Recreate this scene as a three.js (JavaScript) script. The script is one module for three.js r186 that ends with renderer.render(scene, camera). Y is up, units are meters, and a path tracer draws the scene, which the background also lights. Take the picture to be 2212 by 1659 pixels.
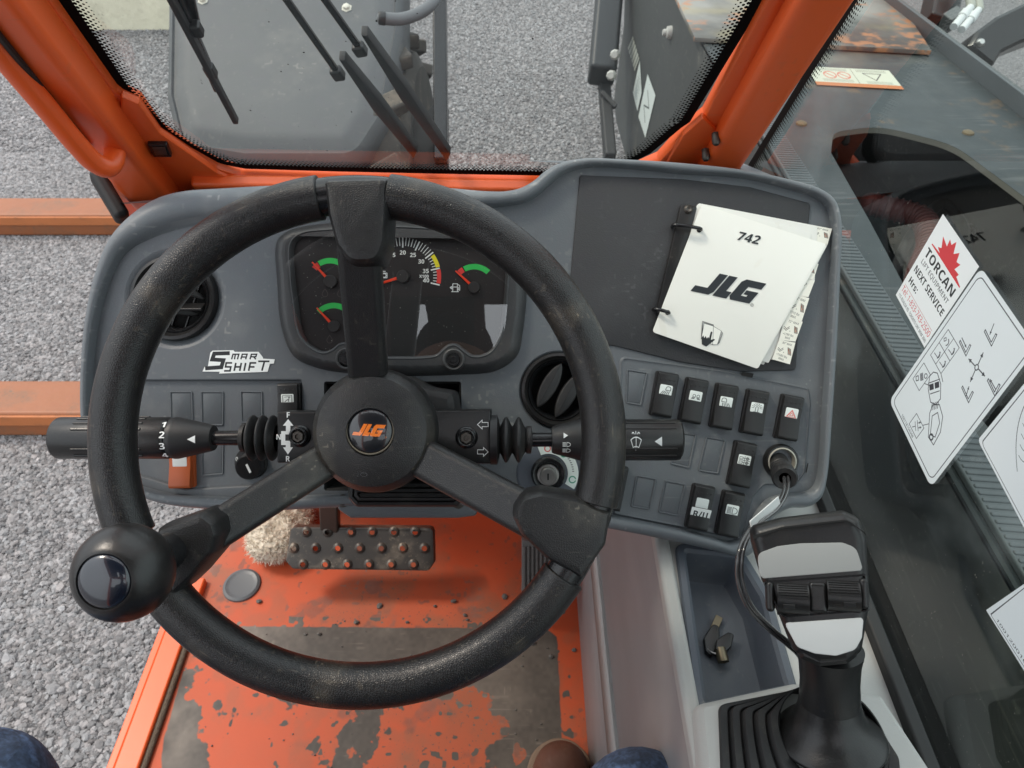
import * as THREE from 'three';
import { mergeGeometries, toCreasedNormals, mergeVertices } from 'three/addons/utils/BufferGeometryUtils.js';
import { RoundedBoxGeometry } from 'three/addons/geometries/RoundedBoxGeometry.js';
import { MarchingCubes } from 'three/addons/objects/MarchingCubes.js';

// ---------------------------------------------------------------- camera, sky, sun, exposure
const scene = new THREE.Scene();
const EY = 2.1, PITCH = 43.5 * Math.PI / 180, FL = 1534, CX = 1106, CY = 829.5;
const camera = new THREE.PerspectiveCamera(2 * Math.atan(829.5 / FL) * 180 / Math.PI, 4 / 3, 0.02, 200);
camera.position.set(0, EY, 0);
camera.rotation.set(-PITCH, 0, 0);
camera.focus = 0.62; camera.userData.fStop = 16;
scene.add(camera);
const renderer = new THREE.WebGLRenderer({ antialias: true });
renderer.setSize(1024, 768);
renderer.toneMapping = THREE.LinearToneMapping;
renderer.toneMappingExposure = 1.75;
renderer.shadowMap.enabled = true;

let seedN = 7;
const rnd = () => { seedN = (seedN * 1664525 + 1013904223) >>> 0; return seedN / 4294967296; };
const rr = (a, b) => a + (b - a) * rnd();
const lerp = (a, b, t) => a + (b - a) * t;
const clamp = (x, a = 0, b = 1) => Math.min(b, Math.max(a, x));
const sm = (a, b, x) => { const t = clamp((x - a) / (b - a)); return t * t * (3 - 2 * t); };
// tileable value noise with period p, and its fractal sum
const hash = (x, y, s) => { let h = (x * 374761393 + y * 668265263 + s * 982451653) | 0; h = Math.imul(h ^ (h >>> 13), 1274126177); return ((h ^ (h >>> 16)) >>> 0) / 4294967296; };
function vn(x, y, p, s) {
  const xi = Math.floor(x), yi = Math.floor(y), fx = x - xi, fy = y - yi, a = fx * fx * (3 - 2 * fx), b = fy * fy * (3 - 2 * fy), m = (v) => ((v % p) + p) % p;
  return lerp(lerp(hash(m(xi), m(yi), s), hash(m(xi + 1), m(yi), s), a), lerp(hash(m(xi), m(yi + 1), s), hash(m(xi + 1), m(yi + 1), s), a), b);
}
function fbm(u, v, p, oct, s) { let t = 0, w = 0.5, n = 0; for (let i = 0; i < oct; i++) { t += w * vn(u * p, v * p, p, s + i); n += w; w *= 0.5; p *= 2; } return t / n; }
// sky: bright even overcast with a faint blue cast
{
  const w = 256, h = 128, d = new Float32Array(w * h * 4);
  for (let y = 0; y < h; y++) for (let x = 0; x < w; x++) {
    const el = (y + 0.5) / h * Math.PI - Math.PI / 2, e = Math.sin(el), i = (y * w + x) * 4;
    const c = 0.86 + 0.28 * fbm(x / w, y / h, 4, 4, 5);
    const k = e > 0 ? (0.72 + 0.42 * e) * c : 0.26;
    d[i] = k * 0.93; d[i + 1] = k * 0.985; d[i + 2] = k * 1.04; d[i + 3] = 1;
  }
  const t = new THREE.DataTexture(d, w, h, THREE.RGBAFormat, THREE.FloatType);
  t.mapping = THREE.EquirectangularReflectionMapping; t.magFilter = THREE.LinearFilter; t.needsUpdate = true;
  scene.background = t; scene.environment = t;
}
const sun = new THREE.DirectionalLight(0xfff1e0, 1.15);
sun.position.set(-5.2, 8.2, -2.4); sun.target.position.set(-0.2, 1, -0.6);
sun.castShadow = true; sun.shadow.radius = 20; sun.shadow.mapSize.set(2048, 2048);
Object.assign(sun.shadow.camera, { left: -6, right: 6, top: 6, bottom: -6, near: 0.5, far: 20 });
scene.add(sun, sun.target);

// ---------------------------------------------------------------- helpers
const V = (x, y, z) => new THREE.Vector3(x, y, z);
// the library joins corners closer than a centimetre, so small things are smoothed at a thousand times their size
const creased = (g, angle) => { g.scale(1000, 1000, 1000); const k = toCreasedNormals(g, angle); k.scale(0.001, 0.001, 0.001); return k; };
const W = (x, y, z) => V(x, EY + y, z);                       // metres from the eye's height
const EYE = V(0, EY, 0), RT = V(1, 0, 0), UP = V(0, Math.cos(PITCH), -Math.sin(PITCH)), FW = V(0, -Math.sin(PITCH), -Math.cos(PITCH));
const ray = (px, py) => FW.clone().addScaledVector(RT, (px - CX) / FL).addScaledVector(UP, (CY - py) / FL);
const at = (px, py, d) => EYE.clone().addScaledVector(ray(px, py), d);
class Frame {
  constructor(o, u, v, n) { this.o = o; this.u = u; this.v = v; this.n = n; this.m = new THREE.Matrix4().makeBasis(u, v, n).setPosition(o); }
  static cam(px, py, d, tx = 0, ty = 0, rz = 0) {              // facing the eye, then tilted: tx leans its top away, ty turns it, rz rolls it
    const q = new THREE.Quaternion().setFromRotationMatrix(new THREE.Matrix4().makeBasis(RT, UP, FW.clone().negate()));
    q.multiply(new THREE.Quaternion().setFromEuler(new THREE.Euler(-tx, ty, rz, 'YXZ')));
    return new Frame(at(px, py, d), V(1, 0, 0).applyQuaternion(q), V(0, 1, 0).applyQuaternion(q), V(0, 0, 1).applyQuaternion(q));
  }
  p3(px, py, h = 0) { const r = ray(px, py), t = (this.n.dot(this.o) + h - this.n.dot(EYE)) / this.n.dot(r); return EYE.clone().addScaledVector(r, t); }
  uv(px, py, h = 0) { const p = this.p3(px, py, h).sub(this.o); return [p.dot(this.u), p.dot(this.v)]; }
  c(list, h = 0) {                                             // pixel corners [x, y, radius] to metres on the plane
    return list.map(([x, y, r = 0]) => { const a = this.uv(x, y, h), b = this.uv(x + 1, y, h); return [a[0], a[1], r * Math.hypot(b[0] - a[0], b[1] - a[1])]; });
  }
  len(px, py, n, h = 0) { const a = this.uv(px, py, h), b = this.uv(px + n, py, h); return Math.hypot(b[0] - a[0], b[1] - a[1]); }
  w(u, v, h = 0) { return this.o.clone().addScaledVector(this.u, u).addScaledVector(this.v, v).addScaledVector(this.n, h); }
  sub(u, v, h = 0, rz = 0, tx = 0) {
    const q = new THREE.Quaternion().setFromRotationMatrix(this.m).multiply(new THREE.Quaternion().setFromEuler(new THREE.Euler(-tx, 0, rz, 'ZXY')));
    return new Frame(this.w(u, v, h), V(1, 0, 0).applyQuaternion(q), V(0, 1, 0).applyQuaternion(q), V(0, 0, 1).applyQuaternion(q));
  }
}
const flat = (o) => new Frame(o, V(1, 0, 0), V(0, 0, -1), V(0, 1, 0));      // a level plane
const leftFacing = (o) => new Frame(o, V(0, 0, 1), V(0, 1, 0), V(-1, 0, 0)); // an upright plane that faces left

const taken = new Map();
function numbered(n) { const k = taken.get(n) || 0; taken.set(n, k + 1); return k ? n + '_' + String(k).padStart(3, '0') : n; }
function tag(o, label, category, group, kind) { Object.assign(o.userData, label ? { label } : {}, category ? { category } : {}, group ? { group } : {}, kind ? { kind } : {}); return o; }
function thing(name, label, category, fr, group) {
  const o = new THREE.Group(); o.name = numbered(name);
  if (fr instanceof Frame) { o.position.copy(fr.o); o.quaternion.setFromRotationMatrix(fr.m); } else if (fr) o.position.copy(fr);
  scene.add(o); o.updateMatrixWorld(true);
  return tag(o, label, category, group);
}
function part(parent, name, g, m, extra) {
  if (Array.isArray(g)) g = merge(g);
  const o = new THREE.Mesh(g, m); o.name = name; o.castShadow = o.receiveShadow = true; parent.add(o);
  if (extra) Object.assign(o.userData, extra);
  return o;
}
function partW(parent, name, g, m, extra) {                   // geometry given in world axes
  if (Array.isArray(g)) g = merge(g);
  parent.updateWorldMatrix(true, false);
  g.applyMatrix4(parent.matrixWorld.clone().invert());
  return part(parent, name, g, m, extra);
}
function solo(name, g, m, label, category, kind, group) { const o = part(scene, numbered(name), g, m); return tag(o, label, category, group, kind); }
function boxUV(g) {                                            // uv in metres, by the way each face looks
  if (g.index) g = g.toNonIndexed();
  const p = g.attributes.position, uv = new Float32Array(p.count * 2), a = V(), b = V(), c = V();
  for (let i = 0; i < p.count; i += 3) {
    a.fromBufferAttribute(p, i); b.fromBufferAttribute(p, i + 1); c.fromBufferAttribute(p, i + 2);
    const n = b.clone().sub(a).cross(c.clone().sub(a)), x = Math.abs(n.x), y = Math.abs(n.y), z = Math.abs(n.z);
    [a, b, c].forEach((q, k) => { const [s, t] = z >= x && z >= y ? [q.x, q.y] : y >= x ? [q.x, q.z] : [q.z, q.y]; uv[(i + k) * 2] = s; uv[(i + k) * 2 + 1] = t; });
  }
  g.setAttribute('uv', new THREE.BufferAttribute(uv, 2));
  return g;
}
function clean(g) { g = g.index ? g.toNonIndexed() : g; for (const k of Object.keys(g.attributes)) if (!['position', 'normal', 'uv'].includes(k)) g.deleteAttribute(k); if (!g.attributes.normal) g.computeVertexNormals(); return g.attributes.uv ? g : boxUV(g); }
const merge = (list) => mergeGeometries(list.map(clean));
const move = (g, x, y, z) => g.translate(x, y, z);
const inF = (g, fr) => g.applyMatrix4(fr.m);
// a ring of rounded corners, offset inwards by ins; every ring of one outline has the same number of points
function ring(cs, ins, seg = 6) {
  if (cs.pts) {
    const P = cs.pts, n = P.length, area = signed(P) > 0 ? 1 : -1;
    return P.map((p, i) => {
      const a = P[(i + n - 1) % n], b = P[(i + 1) % n]; let x = b[0] - a[0], y = b[1] - a[1]; const l = Math.hypot(x, y) || 1;
      return [p[0] - y / l * ins * area, p[1] + x / l * ins * area];
    });
  }
  const n = cs.length, area = signed(cs) > 0 ? 1 : -1, out = [], L = [];
  for (let i = 0; i < n; i++) {
    const a = cs[i], b = cs[(i + 1) % n]; let x = b[0] - a[0], y = b[1] - a[1]; const l = Math.hypot(x, y); x /= l; y /= l;
    L.push({ x: a[0] - y * ins * area, y: a[1] + x * ins * area, dx: x, dy: y });
  }
  const Q = cs.map((c, i) => {
    const p = L[(i + n - 1) % n], q = L[i], den = p.dx * q.dy - p.dy * q.dx;
    if (Math.abs(den) < 1e-4) return [q.x, q.y];
    const t = ((q.x - p.x) * q.dy - (q.y - p.y) * q.dx) / den; return [p.x + p.dx * t, p.y + p.dy * t];
  });
  for (let i = 0; i < n; i++) {
    const a = Q[(i + n - 1) % n], b = Q[i], c = Q[(i + 1) % n], p = L[(i + n - 1) % n], q = L[i];
    const cross = (p.dx * q.dy - p.dy * q.dx) * area, dot = clamp(p.dx * q.dx + p.dy * q.dy, -0.999999, 0.999999), half = Math.tan(Math.acos(dot) / 2) || 1e-6;
    let r = Math.max(cs[i][2] ? (cross > 0 ? cs[i][2] - ins : cs[i][2] + ins) : 0, 1e-5);
    const k = Math.min(r * half, 0.47 * Math.hypot(a[0] - b[0], a[1] - b[1]), 0.47 * Math.hypot(c[0] - b[0], c[1] - b[1]));
    const s = [b[0] - p.dx * k, b[1] - p.dy * k], e = [b[0] + q.dx * k, b[1] + q.dy * k];
    for (let j = 0; j <= seg; j++) { const t = j / seg, w = lerp(0.55, 1, Math.abs(dot)); const A = (1 - t) ** 2, B = 2 * t * (1 - t) * (1 / (1 + 0.414 * 0)), C = t * t; out.push([(A * s[0] + B * b[0] + C * e[0]) / (A + B + C), (A * s[1] + B * b[1] + C * e[1]) / (A + B + C)]); }
  }
  return out;
}
const signed = (P) => { let s = 0; for (let i = 0; i < P.length; i++) { const a = P[i], b = P[(i + 1) % P.length]; s += a[0] * b[1] - b[0] * a[1]; } return s; };
const v2 = (P) => P.map((p) => new THREE.Vector2(p[0], p[1]));
// rings at the given insets and heights, joined by walls, with a cap on the last
function pillow(cs, profile, { holes = [], seg = 6, cap = true, base = false, crease = 0.6 } = {}) {
  const pos = [], rings = profile.map(([i, h]) => ring(cs, i, seg).map((p) => [p[0], p[1], h])), n = rings[0].length, ccw = signed(rings[0]) > 0;
  const tri = (a, b, c) => ccw ? pos.push(...a, ...b, ...c) : pos.push(...a, ...c, ...b);
  for (let k = 0; k + 1 < rings.length; k++) for (let i = 0; i < n; i++) { const j = (i + 1) % n, A = rings[k], B = rings[k + 1]; tri(A[i], A[j], B[j]); tri(A[i], B[j], B[i]); }
  const face = (R, up, hs) => {
    const c = v2(R), H = hs.map((h) => v2(ring(h, 0, seg))); if (signed(R) < 0) c.reverse(); H.forEach((h) => { if (signed(h.map((q) => [q.x, q.y])) > 0) h.reverse(); });
    const all = [c, ...H].flat();
    for (const f of THREE.ShapeUtils.triangulateShape(c, H)) { const q = f.map((i) => [all[i].x, all[i].y, R[0][2]]); const s = signed(q) > 0 === up; pos.push(...q[0], ...(s ? q[1] : q[2]), ...(s ? q[2] : q[1])); }
  };
  if (cap) face(rings.at(-1), true, holes);
  if (base) face(rings[0], false, []);
  const g = new THREE.BufferGeometry(); g.setAttribute('position', new THREE.Float32BufferAttribute(pos, 3));
  return boxUV(creased(g, crease));
}
const spline = (pts, n = 96) => ({ pts: new THREE.CatmullRomCurve3(pts.map((p) => V(p[0], p[1], 0)), true, 'centripetal').getPoints(n).slice(0, -1).map((p) => [p.x, p.y]) });
const circle = (x, y, r, n = 40) => ({ pts: Array.from({ length: n }, (_, i) => [x + r * Math.cos(i / n * 2 * Math.PI), y + r * Math.sin(i / n * 2 * Math.PI)]) });
const rect = (x, y, w, h, r = 0) => [[x - w / 2, y - h / 2, r], [x + w / 2, y - h / 2, r], [x + w / 2, y + h / 2, r], [x - w / 2, y + h / 2, r]];
const plate = (cs, z0, z1, bev = 0.001, opt = {}) => pillow(cs, [[0, z0], [0, z1 - bev], [bev * 0.35, z1 - bev * 0.3], [bev, z1]], { base: true, ...opt });
// a body turned about the line a-b; profile [share of the way, radius]
function turned(a, b, prof, seg = 28, crease = 0.7) {
  const l = a.distanceTo(b), g = new THREE.LatheGeometry(prof.map(([t, r]) => new THREE.Vector2(Math.max(r, 0), t * l)), seg);
  const q = new THREE.Quaternion().setFromUnitVectors(V(0, 1, 0), b.clone().sub(a).normalize());
  const k = creased(g, crease); k.applyQuaternion(q); k.translate(a.x, a.y, a.z); return boxUV(k);
}
const rod = (a, b, r, r2 = r, seg = 16) => turned(a, b, [[0, 0], [0, r], [1, r2], [1, 0]], seg);
function tube(pts, r, n = 40, seg = 12, closed = false, tension) {
  const c = new THREE.CatmullRomCurve3(pts, closed, 'centripetal'), g = new THREE.TubeGeometry(c, n, r, seg, closed);
  if (closed) return boxUV(g);
  const caps = [pts[0], pts.at(-1)].map((p) => move(new THREE.SphereGeometry(r * 0.99, seg, 8), p.x, p.y, p.z));
  return merge([boxUV(g), ...caps.map(boxUV)]);
}
function beam(a, b, w, h, up, rad = 0.003, ext = 0) {         // a rounded bar from a to b, h measured along up
  const d = b.clone().sub(a), l = d.length() + ext * 2, y = d.normalize(), x = y.clone().cross(up).normalize(), z = x.clone().cross(y);
  const g = new RoundedBoxGeometry(w, l, h, 3, Math.min(rad, w / 2.01, h / 2.01));
  g.applyMatrix4(new THREE.Matrix4().makeBasis(x, y, z).setPosition(a.clone().add(b).multiplyScalar(0.5))); return boxUV(g);
}
function quad(p, n = 8) {                                      // a sheet on four corners: top left, top right, bottom right, bottom left
  const g = new THREE.PlaneGeometry(1, 1, n, n), q = g.attributes.position, u = g.attributes.uv;
  for (let i = 0; i < q.count; i++) { const s = u.getX(i), t = u.getY(i), a = p[0].clone().lerp(p[1], s), b = p[3].clone().lerp(p[2], s), c = b.lerp(a, t); q.setXYZ(i, c.x, c.y, c.z); }
  g.computeVertexNormals(); return g;
}
function planarUV(g, x0, y0, w, h) { const p = g.attributes.position, uv = new Float32Array(p.count * 2); for (let i = 0; i < p.count; i++) { uv[2 * i] = (p.getX(i) - x0) / w; uv[2 * i + 1] = (p.getY(i) - y0) / h; } g.setAttribute('uv', new THREE.BufferAttribute(uv, 2)); return g; }
// a smooth body over bones {a, b, ra, rb}
function body(bones, k, cell) {
  const lo = V(1e9, 1e9, 1e9), hi = V(-1e9, -1e9, -1e9);
  for (const b of bones) for (const [p, r] of [[b.a, b.ra], [b.b, b.rb]]) { lo.min(p.clone().addScalar(-r - 0.05)); hi.max(p.clone().addScalar(r + 0.05)); }
  const c = lo.clone().add(hi).multiplyScalar(0.5), half = Math.max(hi.x - lo.x, hi.y - lo.y, hi.z - lo.z) / 2, n = Math.min(110, Math.ceil(2 * half / cell));
  const mc = new MarchingCubes(n, new THREE.MeshBasicMaterial(), false, false, 120000); mc.isolation = 0;
  const p = V(), pa = V();
  for (let z = 0; z < n; z++) for (let y = 0; y < n; y++) for (let x = 0; x < n; x++) {
    p.set(c.x + (x / n * 2 - 1) * half, c.y + (y / n * 2 - 1) * half, c.z + (z / n * 2 - 1) * half);
    let s = 0;
    for (const b of bones) { b.d ??= b.b.clone().sub(b.a); const t = clamp(pa.copy(p).sub(b.a).dot(b.d) / (b.d.lengthSq() || 1)); s += Math.exp(-(pa.copy(b.a).addScaledVector(b.d, t).distanceTo(p) - lerp(b.ra, b.rb, t)) / k); }
    mc.field[x + y * n + z * n * n] = k * Math.log(s + 1e-30);
  }
  mc.update();
  const g = new THREE.BufferGeometry();
  g.setAttribute('position', new THREE.BufferAttribute(mc.positionArray.slice(0, mc.count * 3), 3));
  g.setAttribute('normal', new THREE.BufferAttribute(mc.normalArray.slice(0, mc.count * 3), 3));
  g.scale(half, half, half); g.translate(c.x, c.y, c.z); return boxUV(g);
}

// ---------------------------------------------------------------- textures
function dataTex(n, f, { srgb = false, size = 1 } = {}) {       // f(u, v) gives one value or three, 0..1; the pattern repeats every size metres
  const d = new Uint8Array(n * n * 4);
  for (let y = 0; y < n; y++) for (let x = 0; x < n; x++) { const c = f(x / n, y / n), i = (y * n + x) * 4, a = Array.isArray(c); for (let k = 0; k < 3; k++) d[i + k] = clamp(a ? c[k] : c) * 255; d[i + 3] = 255; }
  const t = new THREE.DataTexture(d, n, n); t.wrapS = t.wrapT = THREE.RepeatWrapping; t.magFilter = THREE.LinearFilter; t.repeat.set(1 / size, 1 / size);
  if (srgb) t.colorSpace = THREE.SRGBColorSpace; t.needsUpdate = true; return t;
}
function worley(u, v, p, s) { let a = 9, b = 9; const x = u * p, y = v * p, xi = Math.floor(x), yi = Math.floor(y); for (let j = -1; j <= 1; j++) for (let i = -1; i <= 1; i++) { const cx = (xi + i + p) % p, cy = (yi + j + p) % p, d = Math.hypot(xi + i + hash(cx, cy, s) - x, yi + j + hash(cx, cy, s + 1) - y); if (d < a) { b = a; a = d; } else if (d < b) b = d; } return [a, b]; }
const T = {
  leather: dataTex(512, (u, v) => { const [a, b] = worley(u + 0.012 * vn(u * 20, v * 20, 20, 1), v, 26, 3); return 0.2 + 0.8 * sm(0.0, 0.45, b - a) * (0.75 + 0.25 * vn(u * 64, v * 64, 64, 8)); }, { size: 0.045 }),
  fine: dataTex(256, (u, v) => 0.5 * vn(u * 64, v * 64, 64, 2) + 0.5 * vn(u * 128, v * 128, 128, 4), { size: 0.06 }),
  wave: dataTex(256, (u, v) => fbm(u, v, 4, 5, 9), { size: 0.4 }),
  rough: dataTex(256, (u, v) => 0.75 + 0.25 * fbm(u, v, 6, 5, 21), { size: 0.25 }),
};
const lin = (r, g, b) => new THREE.Color().setRGB(r, g, b);
const s8 = (x) => Math.pow(clamp(x), 1 / 2.2);
// a surface colour with scuffs and dust: base and dust are linear colours
function worn(base, dust, size, amount, seed, n = 512, streak = 0) {
  return dataTex(n, (u, v) => {
    const blot = sm(0.56, 0.8, fbm(u, v, 5, 5, seed)), speck = sm(0.80, 0.93, vn(u * 96, v * 96, 96, seed + 3) * 0.8 + 0.25 * vn(u * 24, v * 24, 24, seed + 5)), scr = streak ? sm(0.8, 0.95, vn(u * 18, v * 160, 160, seed + 9)) * sm(0.55, 0.7, fbm(u, v, 4, 3, seed + 12)) : 0;
    const k = clamp(amount * (0.35 * blot * (0.4 + 0.9 * vn(u * 48, v * 48, 48, seed + 8)) + 0.9 * speck * (0.25 + blot) + 0.05 * fbm(u, v, 12, 4, seed + 7)) + streak * scr), m = 0.9 + 0.2 * fbm(u, v, 3, 4, seed + 1);
    return [0, 1, 2].map((i) => s8(lerp(base[i] * m, dust[i], k)));
  }, { srgb: true, size });
}
function canvas(w, h, draw, alpha = false) {
  const c = document.createElement('canvas'); c.width = w; c.height = h; const x = c.getContext('2d');
  if (alpha) x.clearRect(0, 0, w, h); x.lineCap = x.lineJoin = 'round'; draw(x, w, h);
  const t = new THREE.CanvasTexture(c); t.colorSpace = THREE.SRGBColorSpace; t.anisotropy = 8; return t;
}
const std = (color, roughness = 0.6, o = {}) => { const { bump, ...r } = o; return new THREE.MeshPhysicalMaterial({ color: Array.isArray(color) ? lin(...color) : color, roughness, side: THREE.DoubleSide, ...(bump ? { bumpMap: T[bump[0]], bumpScale: bump[1] } : {}), ...r }); };
const print = (map, roughness = 0.5, o = {}) => std(0xffffff, roughness, { map, ...o });
const inkM = (map) => std(0xffffff, 0.5, { map, transparent: true });
const M = {
  orange: std(0xffffff, 0.42, { map: worn([0.82, 0.115, 0.013], [0.35, 0.16, 0.09], 0.5, 0.16, 31, 512, 0.12), bump: ['wave', 0.0006], clearcoat: 0.3, clearcoatRoughness: 0.3 }),
  dash: std(0xffffff, 0.5, { map: worn([0.104, 0.116, 0.128], [0.32, 0.32, 0.30], 0.33, 0.5, 51, 768, 0.22), bump: ['fine', 0.00012] }),
  dashRim: std(0xffffff, 0.42, { map: worn([0.125, 0.14, 0.153], [0.42, 0.42, 0.40], 0.35, 0.45, 53, 512, 0.3), bump: ['fine', 0.0001] }),
  dashDark: std([0.075, 0.088, 0.108], 0.5, { bump: ['fine', 0.00012] }),
  pad: std(0xffffff, 0.6, { map: worn([0.024, 0.025, 0.028], [0.2, 0.2, 0.2], 0.3, 0.14, 61, 512, 0.2), bump: ['fine', 0.0002] }),
  wheel: std(0xffffff, 0.30, { map: worn([0.006, 0.006, 0.0068], [0.22, 0.18, 0.13], 0.24, 0.55, 71, 768, 0.3), bump: ['leather', 0.00015] }),
  hub: std(0xffffff, 0.38, { map: worn([0.0075, 0.0075, 0.0083], [0.2, 0.18, 0.14], 0.22, 0.42, 81, 512, 0.12), bump: ['leather', 0.00012] }),
  black: std(0xffffff, 0.33, { map: worn([0.0065, 0.0065, 0.007], [0.2, 0.17, 0.13], 0.2, 0.14, 91), bump: ['fine', 0.00006] }),
  blackSatin: std([0.012, 0.012, 0.013], 0.25),
  rubber: std(0xffffff, 0.48, { map: worn([0.010, 0.010, 0.011], [0.16, 0.14, 0.11], 0.12, 0.2, 95) }),
  switchM: std(0xffffff, 0.4, { map: worn([0.009, 0.009, 0.0095], [0.16, 0.15, 0.13], 0.1, 0.15, 97) }),
  liner: std([0.025, 0.025, 0.027], 0.8),
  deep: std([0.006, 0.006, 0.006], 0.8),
  console: std(0xffffff, 0.55, { map: worn([0.4, 0.4, 0.385], [0.5, 0.46, 0.4], 0.4, 0.15, 101), bump: ['fine', 0.00008] }),
  tray: std(0xffffff, 0.5, { map: worn([0.075, 0.088, 0.11], [0.25, 0.24, 0.22], 0.3, 0.3, 105), bump: ['fine', 0.0001] }),
  steel: std([0.5, 0.49, 0.47], 0.35, { metalness: 1 }),
  screw: std([0.1, 0.09, 0.08], 0.45, { metalness: 0.8 }),
  silver: std([0.60, 0.61, 0.60], 0.7),
  inlay: std([0.33, 0.335, 0.325], 0.72),
  paper: std(0xffffff, 0.55, { map: worn([0.80, 0.80, 0.75], [0.55, 0.48, 0.36], 0.25, 0.1, 111) }),
  white: std([0.72, 0.74, 0.73], 0.45),
  tint: new THREE.MeshPhysicalMaterial({ color: lin(0.79, 0.87, 0.84), roughness: 1, roughnessMap: dataTex(512, (u, v) => 0.26 * sm(0.5, 0.85, fbm(u, v, 5, 6, 221)) + 0.12 * sm(0.7, 0.9, vn(u * 14, v * 120, 120, 223)) * sm(0.5, 0.7, fbm(u, v, 4, 3, 225)), { size: 0.45 }), transmission: 1, thickness: 0, ior: 1.52, side: THREE.DoubleSide }),
  glass: new THREE.MeshPhysicalMaterial({ color: lin(0.9, 0.94, 0.925), roughness: 0, transmission: 1, thickness: 0, ior: 1.5, side: THREE.DoubleSide }),
  frit: std([0.004, 0.004, 0.004], 0.9, { specularIntensity: 0.2 }),
  seal: std([0.01, 0.01, 0.01], 0.6),
  speck: std([0.22, 0.22, 0.2], 0.9),
};
const speckGeo = new THREE.CircleGeometry(1, 5);
function specks(parent, name, n, place, lo, hi, m = M.speck) {  // loose dust lying on a sheet, in its own axes
  const im = new THREE.InstancedMesh(speckGeo, m, n), o = new THREE.Object3D();
  for (let i = 0; i < n; i++) { const [x, y, z] = place(i); o.position.set(x, y, z); const s = lerp(lo, hi, rnd() ** 3); o.scale.set(s, s * rr(0.5, 1.6), s); o.rotation.z = rr(0, 6.3); o.updateMatrix(); im.setMatrixAt(i, o.matrix); }
  im.name = name; im.userData.kind = 'stuff'; parent.add(im); return im;
}

// ---------------------------------------------------------------- ground
{
  const g = new THREE.PlaneGeometry(160, 160); g.rotateX(-Math.PI / 2);
  const uv = g.attributes.uv; for (let i = 0; i < uv.count; i++) uv.setXY(i, uv.getX(i) * 160, uv.getY(i) * 160);
  const map = dataTex(1024, (u, v) => { const k = 0.4 * hash(u * 1024 | 0, v * 1024 | 0, 3) + 0.45 * vn(u * 340, v * 340, 340, 5) + 0.2 * fbm(u, v, 8, 4, 6), b = 0.06 + 0.24 * clamp(k); return [s8(b * 1.0), s8(b * 0.95), s8(b * 0.965)]; }, { srgb: true, size: 4.1 });
  const bump = dataTex(512, (u, v) => worley(u, v, 90, 3)[0], { size: 2.3 });
  tag(solo('ground', g, std(0xffffff, 0.95, { map, bumpMap: bump, bumpScale: 0.02 })), null, null, null, 'structure');
  scene.getObjectByName('ground').userData.label = 'grey crushed stone yard surface';
  // loose crushed stone
  const stones = [];
  for (let k = 0; k < 4; k++) {
    let s = mergeVertices(new THREE.IcosahedronGeometry(1, 1).deleteAttribute('uv').deleteAttribute('normal')), p = s.attributes.position;
    for (let i = 0; i < p.count; i++) { const f = rr(0.62, 1.15); p.setXYZ(i, p.getX(i) * f, p.getY(i) * f * 0.7, p.getZ(i) * f * rr(0.8, 1.1)); }
    s = s.toNonIndexed(); s.computeVertexNormals(); stones.push(s);
  }
  const mats = std(0xffffff, 0.85), o = new THREE.Object3D(), c = new THREE.Color();
  const areas = [[-3.4, -0.5, -4.4, -0.45, 240000, 0.0050, 0.0128], [-5.8, 1.0, -8.4, -3.0, 200000, 0.006, 0.0135]];
  const root = new THREE.Group(); root.name = 'gravel'; tag(root, 'loose angular grey crushed stone covering the yard', 'gravel', null, 'stuff'); scene.add(root);
  stones.forEach((s, k) => areas.forEach(([x0, x1, z0, z1, n, r0, r1]) => {
    const N = n / 4 | 0, im = new THREE.InstancedMesh(s, mats, N);
    for (let i = 0; i < N; i++) {
      const r = lerp(r0, r1, rnd() ** 2.2) * (rnd() < 0.012 ? 1.5 : 1); o.position.set(rr(x0, x1), r * rr(0.0, 0.5), rr(z0, z1)); o.rotation.set(rr(-0.6, 0.6), rr(0, 6.3), rr(-0.6, 0.6)); o.scale.set(r * rr(0.8, 1.35), r, r * rr(0.8, 1.3)); o.updateMatrix(); im.setMatrixAt(i, o.matrix);
      const b = lerp(0.14, 0.33, rnd() ** 1.1) * (rnd() < 0.03 ? 1.3 : 1) * (0.82 + 0.36 * vn(o.position.x * 0.9 + 40, o.position.z * 0.9 + 40, 97, 3)), w = rr(-0.03, 0.04); im.setColorAt(i, c.setRGB(b * (1.0 + w), b * 0.965, b * (0.962 - w * 0.4)));
    }
    im.name = 'stones'; im.userData.kind = 'stuff'; im.receiveShadow = im.castShadow = true; root.add(im);
  }));
}

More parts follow.
